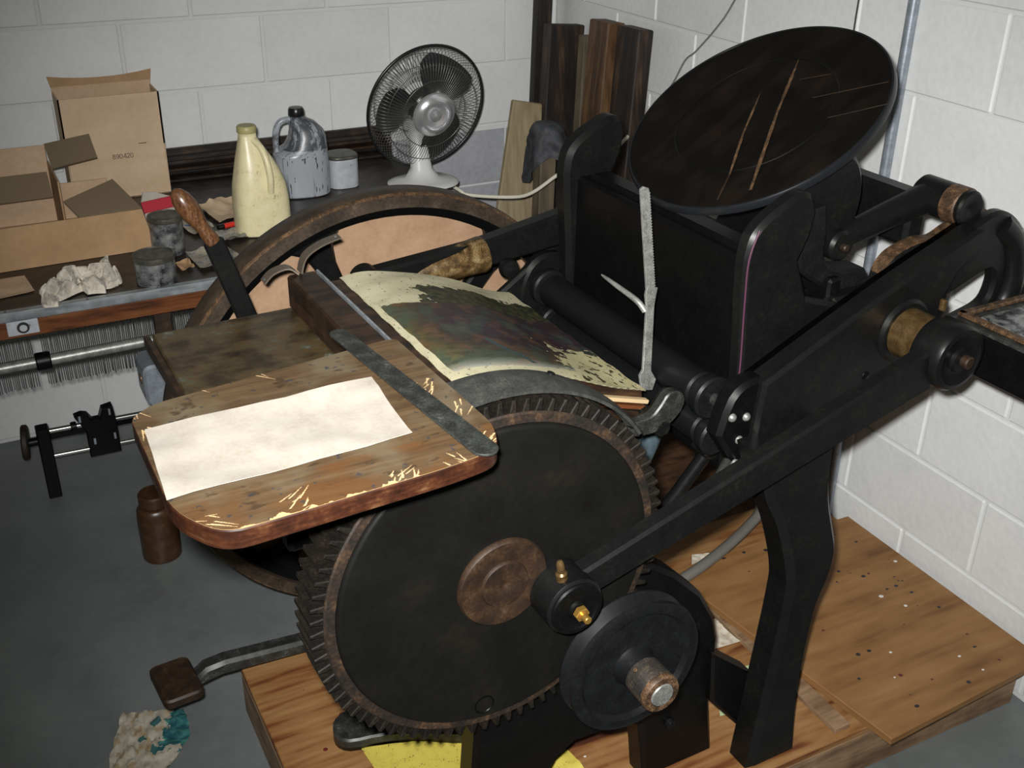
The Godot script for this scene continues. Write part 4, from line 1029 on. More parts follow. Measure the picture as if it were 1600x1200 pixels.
	obj("daubed_wrap", MB.new().add(lathe([Vector2(0, 0), Vector2(0.02, 0), Vector2(0.029, 0.05), Vector2(0.034, 0.11), Vector2(0.038, 0.165), Vector2(0.036, 0.172), Vector2(0, 0.172)], 20), along(V(-0.125, 0.945, -0.755), V(0.06, 0.967, -0.755))), M.varnish_gold, fa)
	obj("far_knob", MB.new().add(lathe([Vector2(0, 0), Vector2(0.018, 0.0), Vector2(0.022, 0.01), Vector2(0.018, 0.022), Vector2(0, 0.026)], 20), zc(0.085, 0.94, -0.73)), M.iron_black, fa)
	# ink tray shelf bolted beside the loop
	var sh := obj("shelf_bracket", box2(V(0.60, 0.905, -0.04), V(0.66, 0.985, 0.42), 0.004), M.iron_deep, t)
	obj("tray_plate", box2(V(0.598, 0.986, -0.05), V(0.86, 0.992, 0.42), 0.001), M.steel_dark, sh)
	obj("tray_edge", box2(V(0.614, 0.992, -0.05), V(0.628, 1.0, 0.42), 0.002), M.worn_edge, sh)
	obj("tray_edge", box2(V(0.614, 0.992, -0.05), V(0.86, 1.0, -0.036), 0.002), M.worn_edge, sh)
	obj("inky_sheet", box2(V(0.64, 0.992, -0.02), V(0.86, 0.995, 0.42), 0.001), M.tin_inky, sh)

func smooth_corners(a: Array) -> Array:   # [x, y, r] corners, each rounded by a short curve
	var o := []
	var n := a.size()
	for i in n:
		var p := Vector2(a[i][0], a[i][1])
		var q := Vector2(a[(i + n - 1) % n][0], a[(i + n - 1) % n][1]); var r := Vector2(a[(i + 1) % n][0], a[(i + 1) % n][1])
		var l: float = minf(a[i][2], 0.45 * minf(p.distance_to(q), p.distance_to(r)))
		var s := p + (q - p).normalized() * l; var e := p + (r - p).normalized() * l
		for k in 6:
			var t := k / 5.0
			o.append(s.lerp(p, t).lerp(p.lerp(e, t), t))
	return o

const BY := 0.78

func bench() -> void:
	var t := thing("workbench", "dark topped workbench with metal edge and red-brown apron along the back wall", "workbench", V(-1.6, 0, 0.45))
	obj("top", box2(V(-1.3, BY - 0.035, -0.43), V(0.97, BY, 0.425), 0.003), M.bench_dark, t)
	obj("metal_edge", box2(V(-1.3, BY - 0.02, 0.425), V(0.97, BY + 0.002, 0.447), 0.002), M.edge_metal, t)
	for i in 9: obj("edge_screw", MB.new().add(lathe([Vector2(0, 0), Vector2(0.005, 0), Vector2(0.003, 0.002), Vector2(0, 0.0025)], 8), Transform3D(Basis.IDENTITY, V(-0.6 + i * 0.17, BY + 0.0018, 0.436))), M.steel_bright, t)
	obj("apron", box2(V(-1.3, BY - 0.06, 0.42), V(0.97, BY - 0.0205, 0.445), 0.002), M.wood_red, t)
	var lp := obj("lock_plate", box2(V(-0.265, BY - 0.053, 0.444), V(-0.20, BY - 0.020, 0.4475), 0.001), M.tin_white, t)
	obj("lock_ring", MB.new().add(lathe([Vector2(0.008, 0), Vector2(0.0135, 0), Vector2(0.012, 0.003), Vector2(0.008, 0.003)], 20), zc(-0.232, BY - 0.0365, 0.447)), M.steel_dark, lp)
	obj("under_rail", box2(V(-1.3, BY - 0.10, 0.30), V(0.95, BY - 0.04, 0.34), 0.002), M.bench_dark, t)
	for x in [-1.25, 0.90]:
		for z in [-0.38, 0.38]:
			obj("leg", box2(V(x - 0.03, 0.0, z - 0.03), V(x + 0.03, BY - 0.035, z + 0.03), 0.003), M.bench_dark, t)
	var sw := obj("switch_box", prism(rect(-0.03, -0.11, 0.10, 0.0, 0.02, 4), 0.0, 0.10, 0.006), M.zinc, t, Transform3D(Basis.IDENTITY, V(0.03, 0.60, 0.36)))
	obj("knockout", MB.new().add(lathe([Vector2(0, 0), Vector2(0.014, 0), Vector2(0.014, 0.002), Vector2(0.009, 0.003), Vector2(0, 0.001)], 16), along(V(-0.0295, -0.05, 0.05), V(-0.035, -0.05, 0.05))), M.brass, sw)
	obj("hanger", box2(V(0.02, 0.0, 0.03), V(0.06, BY - 0.64, 0.05), 0.002), M.hub_rust, sw)
	# rod carrying a long row of thin wire tines, slung below the bench top
	var c := thing("tine_rack", "steel rod strung with a long row of thin wire tines under the bench", "rack", V(-1.7, 0.565, 0.70))
	obj("rod", MB.new().add(cyl(0.014, 1.1, 0.002, 16), along(V(-0.75, -0.006, 0), V(0.28, 0.008, 0))), M.steel_grey, c)
	var tn := MB.new()
	var r := RandomNumberGenerator.new()
	r.seed = 12
	for i in 220:
		var x := -0.74 + i * 0.00465
		if i > 134 and i < 139: continue
		var y := -0.006 + 0.014 * (x + 0.75)
		tn.add(box(V(0.0018, 0.13 + r.randf_range(-0.006, 0.004), 0.004), 0.0), Transform3D(Basis(Vector3.BACK, r.randf_range(-0.03, 0.03)), V(x, y + r.randf_range(-0.002, 0.002), 0)))
	var st := obj("tines", tn, M.tine_steel, c)
	st.set_meta("kind", "stuff")
	obj("collar", MB.new().add(cyl(0.022, 0.035, 0.003, 18), along(V(-0.115, 0.003, 0), V(-0.05, 0.004, 0))), M.iron_deep, c)
	obj("top_rail", box2(V(-0.75, 0.085, -0.02), V(0.28, 0.115, 0.02), 0.002), M.iron_deep, c)
	for x in [-0.45, 0.2]: obj("hanger", box2(V(x, 0.10, -0.012), V(x + 0.03, 0.181, 0.012), 0.001), M.iron_deep, c)

func panel(a: Vector3, b: Vector3, c: Vector3, d: Vector3, th := 0.004) -> MB:   # a flat board from four corners, thickness behind its face
	return slab([[a, b], [d, c]], th)

func bench_things() -> void:
	# tall open carton against the wall
	var t := thing("tall_carton", "tall tan cardboard carton with open top standing against the back wall", "cardboard box", V(-1.485, BY, 0.12))
	var w := 0.132; var dz := 0.055; var h := 0.288
	obj("front_panel", panel(V(-w, 0, dz), V(w, 0, dz), V(w, h, dz), V(-w, h, dz)), M.card, t)
	obj("back_panel", panel(V(w, 0, -dz), V(-w, 0, -dz), V(-w, h + 0.012, -dz), V(w, h + 0.012, -dz)), M.card_inside, t)
	obj("side_panel", panel(V(w, 0, dz), V(w, 0, -dz), V(w, h, -dz), V(w, h, dz)), M.card, t)
	obj("side_panel", panel(V(-w, 0, -dz), V(-w, 0, dz), V(-w, h, dz), V(-w, h, -dz)), M.card, t)
	obj("bottom_panel", box2(V(-w, 0, -dz), V(w, 0.004, dz), 0.0), M.card_inside, t)
	var rows := []
	for j in 9:
		var x := lerpf(-w, w, j / 8.0)
		var curl := 0.012 * pow(absf(j - 4) / 4.0, 2)
		rows.append([V(x * 1.05, h + 0.028 + curl, -dz - 0.006), V(x, h + 0.008, -dz)])
	obj("back_flap", slab(rows, 0.004, true), M.card_brown, t)
	var tm := TextMesh.new()
	tm.text = "890420"; tm.font_size = 16; tm.pixel_size = 0.0011; tm.depth = 0.0004
	var sf := SystemFont.new()
	sf.font_names = PackedStringArray(["Droid Sans"])
	tm.font = sf
	obj("printed_number", tm, M.ink_text, t, Transform3D(Basis.IDENTITY, V(0.014, 0.120, dz + 0.0003)))
	obj("printed_mark", box2(V(0.060, 0.150, dz), V(0.082, 0.152, dz + 0.0004), 0.0), M.ink_text, t)
	# low open carton lying in front, flaps folded out
	t = thing("low_carton", "low open cardboard carton with wide brown front panel and raised loose flaps", "cardboard box", V(-1.85, BY + 0.001, 0.47))
	obj("front_panel", panel(V(-0.35, 0.0, 0.175), V(0.365, 0.0, 0.15), V(0.345, 0.102, 0.14), V(-0.35, 0.10, 0.165)), M.card_brown, t)
	obj("right_panel", panel(V(0.345, 0.0, 0.15), V(0.31, 0.0, -0.17), V(0.31, 0.09, -0.17), V(0.345, 0.102, 0.14)), M.card_brown, t)
	obj("floor_panel", box2(V(-0.35, 0.0, -0.17), V(0.32, 0.004, 0.15), 0.0), M.card_inside, t)
	obj("back_panel", panel(V(0.31, 0, -0.17), V(-0.35, 0, -0.17), V(-0.35, 0.10, -0.17), V(0.31, 0.10, -0.17)), M.card_inside, t)
	obj("right_flap", panel(V(0.20, 0.098, 0.13), V(0.345, 0.104, 0.13), V(0.305, 0.145, 0.0), V(0.175, 0.125, 0.07)), M.card_drab, t)
	obj("divider", panel(V(0.175, 0.005, 0.04), V(0.175, 0.005, -0.165), V(0.175, 0.165, -0.165), V(0.175, 0.165, 0.04)), M.card_brown, t)
	obj("raised_panel", panel(V(-0.35, 0.005, -0.16), V(0.172, 0.005, -0.16), V(0.172, 0.205, -0.168), V(-0.35, 0.205, -0.168)), M.card_inside, t)
	obj("inner_flap", panel(V(-0.35, 0.085, -0.09), V(0.165, 0.09, -0.09), V(0.165, 0.142, -0.145), V(-0.35, 0.14, -0.145)), M.card_drab, t)
	obj("side_flap", panel(V(0.175, 0.165, -0.09), V(0.288, 0.178, -0.10), V(0.285, 0.222, -0.17), V(0.172, 0.208, -0.17)), M.card_drab, t)
	# cream and grey handled jugs
	jug("cream_jug", "cream plastic jug with handle and greenish cap on the bench", V(-1.205, BY + 0.0005, 0.60), M.jug_cream, false)
	jug("grey_jug", "ink-smeared grey plastic jug with black cap on the bench", V(-1.012, BY + 0.0005, 0.335), M.jug_grey_print, true)
	t = thing("white_tin", "small whitish metal tin with a grey rim beside the grey jug", "tin", V(-0.885, BY, 0.31))
	obj("body", loft([[0.0, 0, 0, 0.043, 0.043], [0.003, 0, 0, 0.045, 0.045], [0.082, 0, 0, 0.045, 0.045], [0.086, 0, 0, 0.043, 0.043]], 32, 3.0), M.tin_white, t)
	obj("lid", loft([[0.086, 0, 0, 0.046, 0.046], [0.089, 0, 0, 0.047, 0.047], [0.094, 0, 0, 0.046, 0.046], [0.096, 0, 0, 0.042, 0.042]], 32, 3.0), M.tin_lid, t)
	# ink tins
	for q in [["ink_tin", -1.528, 0.843, 0.046, 0.056, "round grey ink tin with dark lid on the bench's metal edge"], ["ink_tin", -1.462, 0.665, 0.040, 0.085, "taller ink tin with black run of ink behind the wooden lever handle"]]:
		t = thing(q[0], q[5], "tin", V(q[1], BY + 0.0015, q[2]), 0.0, "ink tins on the bench")
		obj("body", cyl(q[3], q[4], 0.002, 36), M.tin_inky, t)
		obj("lid", lathe([Vector2(0, q[4]), Vector2(q[3] + 0.002, q[4]), Vector2(q[3] + 0.003, q[4] + 0.003), Vector2(q[3] + 0.002, q[4] + 0.012), Vector2(q[3] - 0.003, q[4] + 0.014), Vector2(q[3] - 0.005, q[4] + 0.011), Vector2(0, q[4] + 0.012)], 36), M.tin_lid, t)
	# crumpled rag hanging over the metal edge
	rows = []
	nz.seed = 41; nz.frequency = 0.01; nz.fractal_octaves = 1
	for i in 33:
		var row := []
		for j in 45:
			var u := j / 44.0; var v := i / 32.0
			var fold := absf(fuzz(u * 1.4, v, 260)) * 0.9 + absf(fuzz(u + 4, v * 0.6, 420)) * 0.5
			var env := sin(PI * clampf(u, 0, 1)) * sin(PI * clampf(v, 0, 1))
			var x := -1.785 + 0.175 * u + 0.022 * fuzz(u, v + 9, 180) * (0.4 + env)
			var y := BY + 0.004 + 0.075 * pow(env, 0.5) * minf(fold, 0.75)
			if u > 0.75: y += 0.045 * smoothstep(0.75, 1.0, u) * pow(1.0 - v, 2)
			var z := 0.79 + 0.085 * v - 0.035 * u + 0.02 * fuzz(u + 3, v, 200)
			if v > 0.7 and (u < 0.22 or (u > 0.55 and u < 0.78)): z += (v - 0.7) * 0.09
			row.append(V(x, maxf(y, BY + 0.0035), minf(z, 0.91)))
		rows.append(row)
	tag(obj("crumpled_rag", slab(rows, 0.0012, true), M.rag_cloth), "crumpled off-white rag lying by the bench's metal edge", "rag")
	# papers and small things among the tins
	sheet("printed_scrap", P2([-1.43, 0.70, -1.33, 0.68, -1.31, 0.79, -1.42, 0.83]), BY, M.paper_print, "torn printed paper on the bench beside the lever handle", "paper", 0.012)
	sheet("kraft_scrap", P2([-1.32, 0.36, -1.20, 0.32, -1.19, 0.50, -1.30, 0.52]), BY, M.card, "folded kraft paper lying behind the cream jug", "paper", 0.02)
	sheet("drab_scrap", P2([-1.42, 0.40, -1.335, 0.38, -1.32, 0.54, -1.38, 0.58]), BY, M.paper_scrap, "crinkled drab paper under the wooden lever handle", "paper", 0.012)
	sheet("printed_scrap", P2([-1.37, 0.60, -1.28, 0.58, -1.26, 0.66, -1.35, 0.67]), BY, M.paper_print, "small crinkled printed scrap just behind the torn printed paper", "paper", 0.014)
	sheet("brown_scrap", P2([-1.475, 0.755, -1.435, 0.745, -1.43, 0.80, -1.465, 0.815]), BY, M.card_brown, "small brown paper bit beside the round grey ink tin", "paper", 0.01)
	sheet("folded_paper", P2([-1.98, 0.70, -1.80, 0.68, -1.79, 0.79, -1.96, 0.82]), BY, M.card_inside, "flat tan paper lying on the bench in front of the low carton", "paper", 0.004)
	t = thing("seed_packet", "small red and white printed packet leaning on the carton flap", "packet", V(-1.43, BY, 0.47), 0.3)
	var pk := Transform3D(Basis(Vector3.RIGHT, -0.45), V(0, 0.002, 0))
	obj("packet_body", MB.new().add(box2(V(-0.045, 0, -0.004), V(0.045, 0.045, 0.004), 0.002), pk), M.paper_white, t)
	obj("red_band", MB.new().add(box2(V(-0.0445, 0.045, -0.004), V(0.040, 0.075, 0.004), 0.002), pk), M.dye_red, t)
	obj("white_top", MB.new().add(prism(P2([-0.044, 0.075, 0.038, 0.075, 0.0, 0.094, -0.03, 0.10]), -0.003, 0.003, 0.001), pk), M.paper_white, t)
	t = thing("red_marker", "short red marker pen with black end lying by the cream jug", "pen", V(-1.30, BY + 0.012, 0.56), 0.25)
	obj("barrel", MB.new().add(cyl(0.007, 0.05, 0.001, 14), along(V(0, 0, 0), V(1, 0.0, 0))), M.plastic_red, t)
	obj("cap", MB.new().add(cyl(0.0075, 0.018, 0.001, 14), along(V(-0.016, 0, 0), V(1, 0, 0))), M.plastic_black, t)
	tag(obj("blue_clip", MB.new().add(box(V(0.03, 0.006, 0.008), 0.002), Transform3D(Basis(Vector3.UP, -0.5), V(-1.375, BY + 0.0045, 0.50)))  , M.plastic_blue), "small blue plastic clip beside the red and white packet", "clip")
	# black slatted galley rack along the wall
	t = thing("galley_rack", "low black slatted rack lying along the wall behind the jugs", "rack", V(-1.0, BY, 0.06))
	obj("rack_back", box2(V(-0.36, 0.0, -0.05), V(0.36, 0.085, -0.035), 0.002), M.bench_dark, t)
	for k in 3: obj("ledge", box2(V(-0.36, 0.002 + 0.028 * k, -0.036), V(0.36, 0.010 + 0.028 * k, 0.03 - 0.012 * k), 0.002), M.wood_dark if k == 1 else M.bench_dark, t)
	for x in [-0.36, 0.35]: obj("rack_end", box2(V(x, 0.0, -0.05), V(x + 0.01, 0.085, 0.03), 0.002), M.bench_dark, t)

func jug(called: String, label: String, at: Vector3, m: Material, capped: bool) -> void:
	var t := thing(called, label, "jug", at, 0.05 if not capped else -0.1, "handled jugs on the bench")
	if not capped:
		obj("body", loft([[0.0, 0, 0, 0.068, 0.052], [0.006, 0, 0, 0.072, 0.056], [0.09, 0, 0, 0.071, 0.055], [0.13, -0.001, 0, 0.066, 0.052], [0.165, -0.004, 0, 0.056, 0.046], [0.195, -0.009, 0, 0.045, 0.039], [0.22, -0.014, 0, 0.034, 0.031], [0.24, -0.018, 0, 0.026, 0.025], [0.25, -0.02, 0, 0.022, 0.022], [0.262, -0.02, 0, 0.021, 0.021]], 36, 2.8), m, t)
		obj("handle", tube(smooth([V(-0.012, 0.245, 0.020), V(0.0, 0.228, 0.044), V(0.006, 0.195, 0.060), V(0.010, 0.155, 0.064), V(0.012, 0.115, 0.052)], 5), 0.0085, 12), m, t)
		obj("screw_cap", lathe([Vector2(0, 0.262), Vector2(0.024, 0.262), Vector2(0.025, 0.264), Vector2(0.0245, 0.276), Vector2(0.022, 0.279), Vector2(0, 0.279)], 28), mat("cap_green", C(164, 158, 108), 0.45), t).position = V(-0.02, 0, 0)
	else:
		obj("body", loft([[0.0, 0, 0, 0.072, 0.058], [0.006, 0, 0, 0.077, 0.062], [0.115, 0, 0, 0.078, 0.063], [0.125, 0.002, 0, 0.074, 0.06], [0.14, 0.016, 0, 0.06, 0.056], [0.165, 0.022, 0, 0.052, 0.052], [0.185, 0.02, 0, 0.046, 0.046], [0.205, 0.01, 0, 0.036, 0.036], [0.216, 0.0, 0, 0.024, 0.024], [0.224, -0.004, 0, 0.02, 0.02]], 40, 2.6), m, t)
		obj("handle", tube(smooth([V(-0.015, 0.213, 0.0), V(-0.046, 0.210, 0.0), V(-0.062, 0.190, 0.0), V(-0.067, 0.155, 0.0), V(-0.066, 0.115, 0.0)], 5), 0.0095, 12), M.jug_grey, t)
		obj("screw_cap", lathe([Vector2(0, 0.222), Vector2(0.021, 0.222), Vector2(0.023, 0.225), Vector2(0.022, 0.24), Vector2(0.019, 0.246), Vector2(0, 0.247)], 24), M.plastic_black, t).position = V(-0.004, 0, 0)

func fan() -> void:
	var t := thing("desk_fan", "desk fan with dark wire cage, chrome centre and white base on the bench", "fan", V(-0.665, BY + 0.0005, 0.40), 0.0)
	obj("base", loft([[0.0, 0, 0, 0.105, 0.085], [0.007, 0, 0, 0.105, 0.085], [0.014, 0, 0, 0.088, 0.068], [0.02, 0, -0.005, 0.05, 0.04], [0.045, 0, -0.012, 0.032, 0.028], [0.12, 0, -0.03, 0.024, 0.024], [0.18, 0, -0.05, 0.024, 0.024]], 36, 2.4), M.plastic_white, t)
	var hub := V(0.015, 0.225, 0.0)
	var R := 0.183
	var T := Transform3D(Basis(Vector3.UP, 0.06) * Basis(Vector3.RIGHT, 0.21) * Basis(Vector3.RIGHT, PI / 2), hub)
	obj("motor_housing", MB.new().add(lathe([Vector2(0, -0.17), Vector2(0.035, -0.165), Vector2(0.052, -0.145), Vector2(0.056, -0.10), Vector2(0.05, -0.06), Vector2(0, -0.06)], 32), T), M.plastic_white, t)
	# cage: rings and radial wires of the front and the back
	var fr := MB.new(); var bk := MB.new()
	var prof := func(s: float, front: bool) -> Vector2: # radius, height along the axis
		var r := lerpf(0.055, R, s)
		return Vector2(r, (0.05 * sqrt(maxf(0.0, 1.0 - pow(s, 3.0))) if front else -0.055 * sqrt(maxf(0.0, 1.0 - pow(s, 4.0)))))
	for i in 96:
		for side in 2:
			var p := []
			for k in 7:
				var q: Vector2 = prof.call(k / 6.0, side == 0)
				var a := TAU * (i + 0.5 * side + 1.4 * (k / 6.0) * (1 if side == 0 else -1)) / 96
				p.append(V(q.x * cos(a), q.y, q.x * sin(a)))
			(fr if side == 0 else bk).add(tube(p, 0.0009, 4, false))
	for s in [0.35, 0.68]:
		for side in 2:
			var q: Vector2 = prof.call(s, side == 0)
			var p := []
			for i in 49: p.append(V(q.x * cos(TAU * i / 48), q.y, q.x * sin(TAU * i / 48)))
			(fr if side == 0 else bk).add(tube(p, 0.0012, 4, false))
	var f := obj("front_cage", MB.new().add(fr, T), M.wire_dark, t)
	obj("back_cage", MB.new().add(bk, T), M.wire_dark, t)
	var ring := []
	for i in 65: ring.append(V(R * cos(TAU * i / 64), 0, R * sin(TAU * i / 64)))
	obj("cage_ring", MB.new().add(tube(ring, 0.0045, 8, false), T), M.plastic_black, t)
	obj("badge_ring", MB.new().add(lathe([Vector2(0.03, 0.045), Vector2(0.056, 0.045), Vector2(0.066, 0.05), Vector2(0.064, 0.056), Vector2(0.052, 0.06), Vector2(0.046, 0.068), Vector2(0.04, 0.068), Vector2(0.036, 0.058), Vector2(0.022, 0.056), Vector2(0.018, 0.064), Vector2(0.008, 0.067), Vector2(0, 0.068)], 48), T), M.chrome, f)
	obj("hub_cone", MB.new().add(lathe([Vector2(0, -0.03), Vector2(0.05, -0.03), Vector2(0.048, 0.01), Vector2(0.035, 0.022), Vector2(0, 0.024)], 32), T), M.plastic_black, t)
	for k in 3:
		var rows := []
		var off := deg_to_rad(120.0 * k - 60.0)
		for i in 11:
			var row := []
			var r := lerpf(0.045, 0.155, i / 10.0)
			var half := deg_to_rad(lerpf(30.0, 46.0, pow(i / 10.0, 0.6))) * (1.0 - 0.45 * pow(i / 10.0, 4))
			for j in 13:
				var s := j / 12.0 * 2.0 - 1.0
				row.append(V(r * cos(off + s * half), 0.022 * s, r * sin(off + s * half)))
			rows.append(row)
		obj("blade", MB.new().add(slab(rows, 0.002), T), M.blade, t)

func corner_things() -> void:
	# planks and beams stood in the corner
	var specs := [
		["dark_beam", "dark stained thick beam standing upright in the room corner", V(-0.17, 0, 0.27), V(-0.085, 1.17, 0.20), 0.125, 0.05, "timber_dark"],
		["grey_plank", "narrow grey weathered plank between the two dark beams", V(-0.115, 0, 0.36), V(-0.055, 1.15, 0.30), 0.05, 0.04, "timber_grey"],
		["orange_beam", "orange streaked square beam leaning beside the dark beam", V(-0.16, 0, 0.47), V(-0.075, 1.215, 0.44), 0.06, 0.11, "timber_orange"],
		["brown_beam", "brown black beam leaning on the right wall beside the orange one", V(-0.14, 0, 0.60), V(-0.06, 1.215, 0.57), 0.05, 0.12, "timber_dark"],
		["pale_board", "short pale board leaning in the corner beside the grey dado", V(-0.40, 0, 0.31), V(-0.20, 0.935, 0.20), 0.135, 0.022, "timber_pale"],
		["tall_batten", "tall narrow brown batten rising behind the dark beam", V(-0.11, 0, 0.05), V(-0.06, 1.9, 0.04), 0.06, 0.03, "timber_dark"],
		["short_stake", "short brown stake topped by a dark rag", V(-0.335, 0, 0.52), V(-0.28, 0.90, 0.45), 0.055, 0.05, "timber_grey"]]
	for s in specs:
		var a: Vector3 = s[2]; var b: Vector3 = s[3]
		var d := (b - a).normalized()
		var side := Vector3.RIGHT
		side = (side - d * side.dot(d)).normalized()
		var B := Basis(side, d, side.cross(d))
		var l := a.distance_to(b)
		var o := obj(s[0], MB.new().add(box2(V(-s[4] / 2, 0, -s[5] / 2), V(s[4] / 2, l, s[5] / 2), 0.004), Transform3D(B, Vector3.ZERO)), M[s[6]], self, Transform3D(Basis.IDENTITY, a))
		tag(o, s[1], "timber", "timbers stood in the corner")
	# rag hung over the stake
	var rows := []
	nz.seed = 51
	for i in 15:
		var v := i / 14.0
		var row := []
		for j in 25:
			var a := -TAU * j / 24.0
			var r := 0.034 + 0.042 * pow(v, 0.6) + 0.016 * v * sin(a * 5.0 + 1.0) + 0.008 * fuzz(cos(a), v + sin(a), 200)
			var drop := 0.14 * pow(v, 1.4) * (1.0 + 0.35 * sin(a * 2.0 + 0.6))
			row.append(V(-0.283 + r * cos(a) + 0.02 * v, 0.935 - drop, 0.455 + r * sin(a)))
		rows.push_front(row)
	var top := []
	for j in 25: top.append(V(-0.283, 0.945, 0.455))
	rows.append(top)
	tag(obj("dark_rag", gridmesh(rows, true), M.rag_dark), "dark grey rag draped over the short stake", "rag")
	# conduit on the right wall with straps
	var t := thing("wall_conduit", "thin grey metal conduit pipe running up the right block wall", "pipe", V(-0.0145, 0, 1.56))
	obj("pipe", MB.new().add(cyl(0.0125, 2.66, 0.001, 18), Transform3D.IDENTITY), M.zinc, t)
	for y in [0.5, 2.0]: obj("strap", box2(V(-0.0145, y, -0.03), V(0.0145, y + 0.018, 0.03), 0.002), M.zinc, t)
	# cords
	var p := smooth([V(-0.60, BY + 0.004, 0.36), V(-0.57, 0.762, 0.45), V(-0.543, 0.749, 0.47), V(-0.445, 0.753, 0.55), V(-0.404, 0.776, 0.6), V(-0.352, 0.835, 0.65), V(-0.328, 0.862, 0.68), V(-0.21, 0.885, 0.67), V(-0.126, 0.905, 0.64), V(-0.03, 0.96, 0.60), V(-0.006, 0.985, 0.59)], 6)
	var fn: Node3D = get_node("desk_fan")
	var q := []
	for v in p: q.append(v - fn.position)
	obj("power_cord", tube(q, 0.0055, 8), M.cord_white, fn)
	p = smooth([V(-0.005, 0.98, 0.592), V(-0.005, 1.062, 0.687), V(-0.005, 1.149, 0.748), V(-0.005, 1.183, 0.795), V(-0.005, 1.265, 0.884), V(-0.005, 1.339, 0.944), V(-0.005, 1.6, 1.12), V(-0.005, 2.0, 1.3)], 6)
	tag(obj("thin_cord", tube(p, 0.0028, 6), M.cord_grey), "thin grey cord climbing the right wall above the timbers", "cord")
	p = smooth([V(-0.004, 2.2, 1.41), V(-0.004, 1.6, 1.388), V(-0.004, 1.40, 1.386), V(-0.004, 1.33, 1.385), V(-0.004, 1.0, 1.387)], 6)
	tag(obj("black_wire", tube(p, 0.002, 6), M.cord_black), "thin black wire hanging down the wall behind the ink disk", "cord")

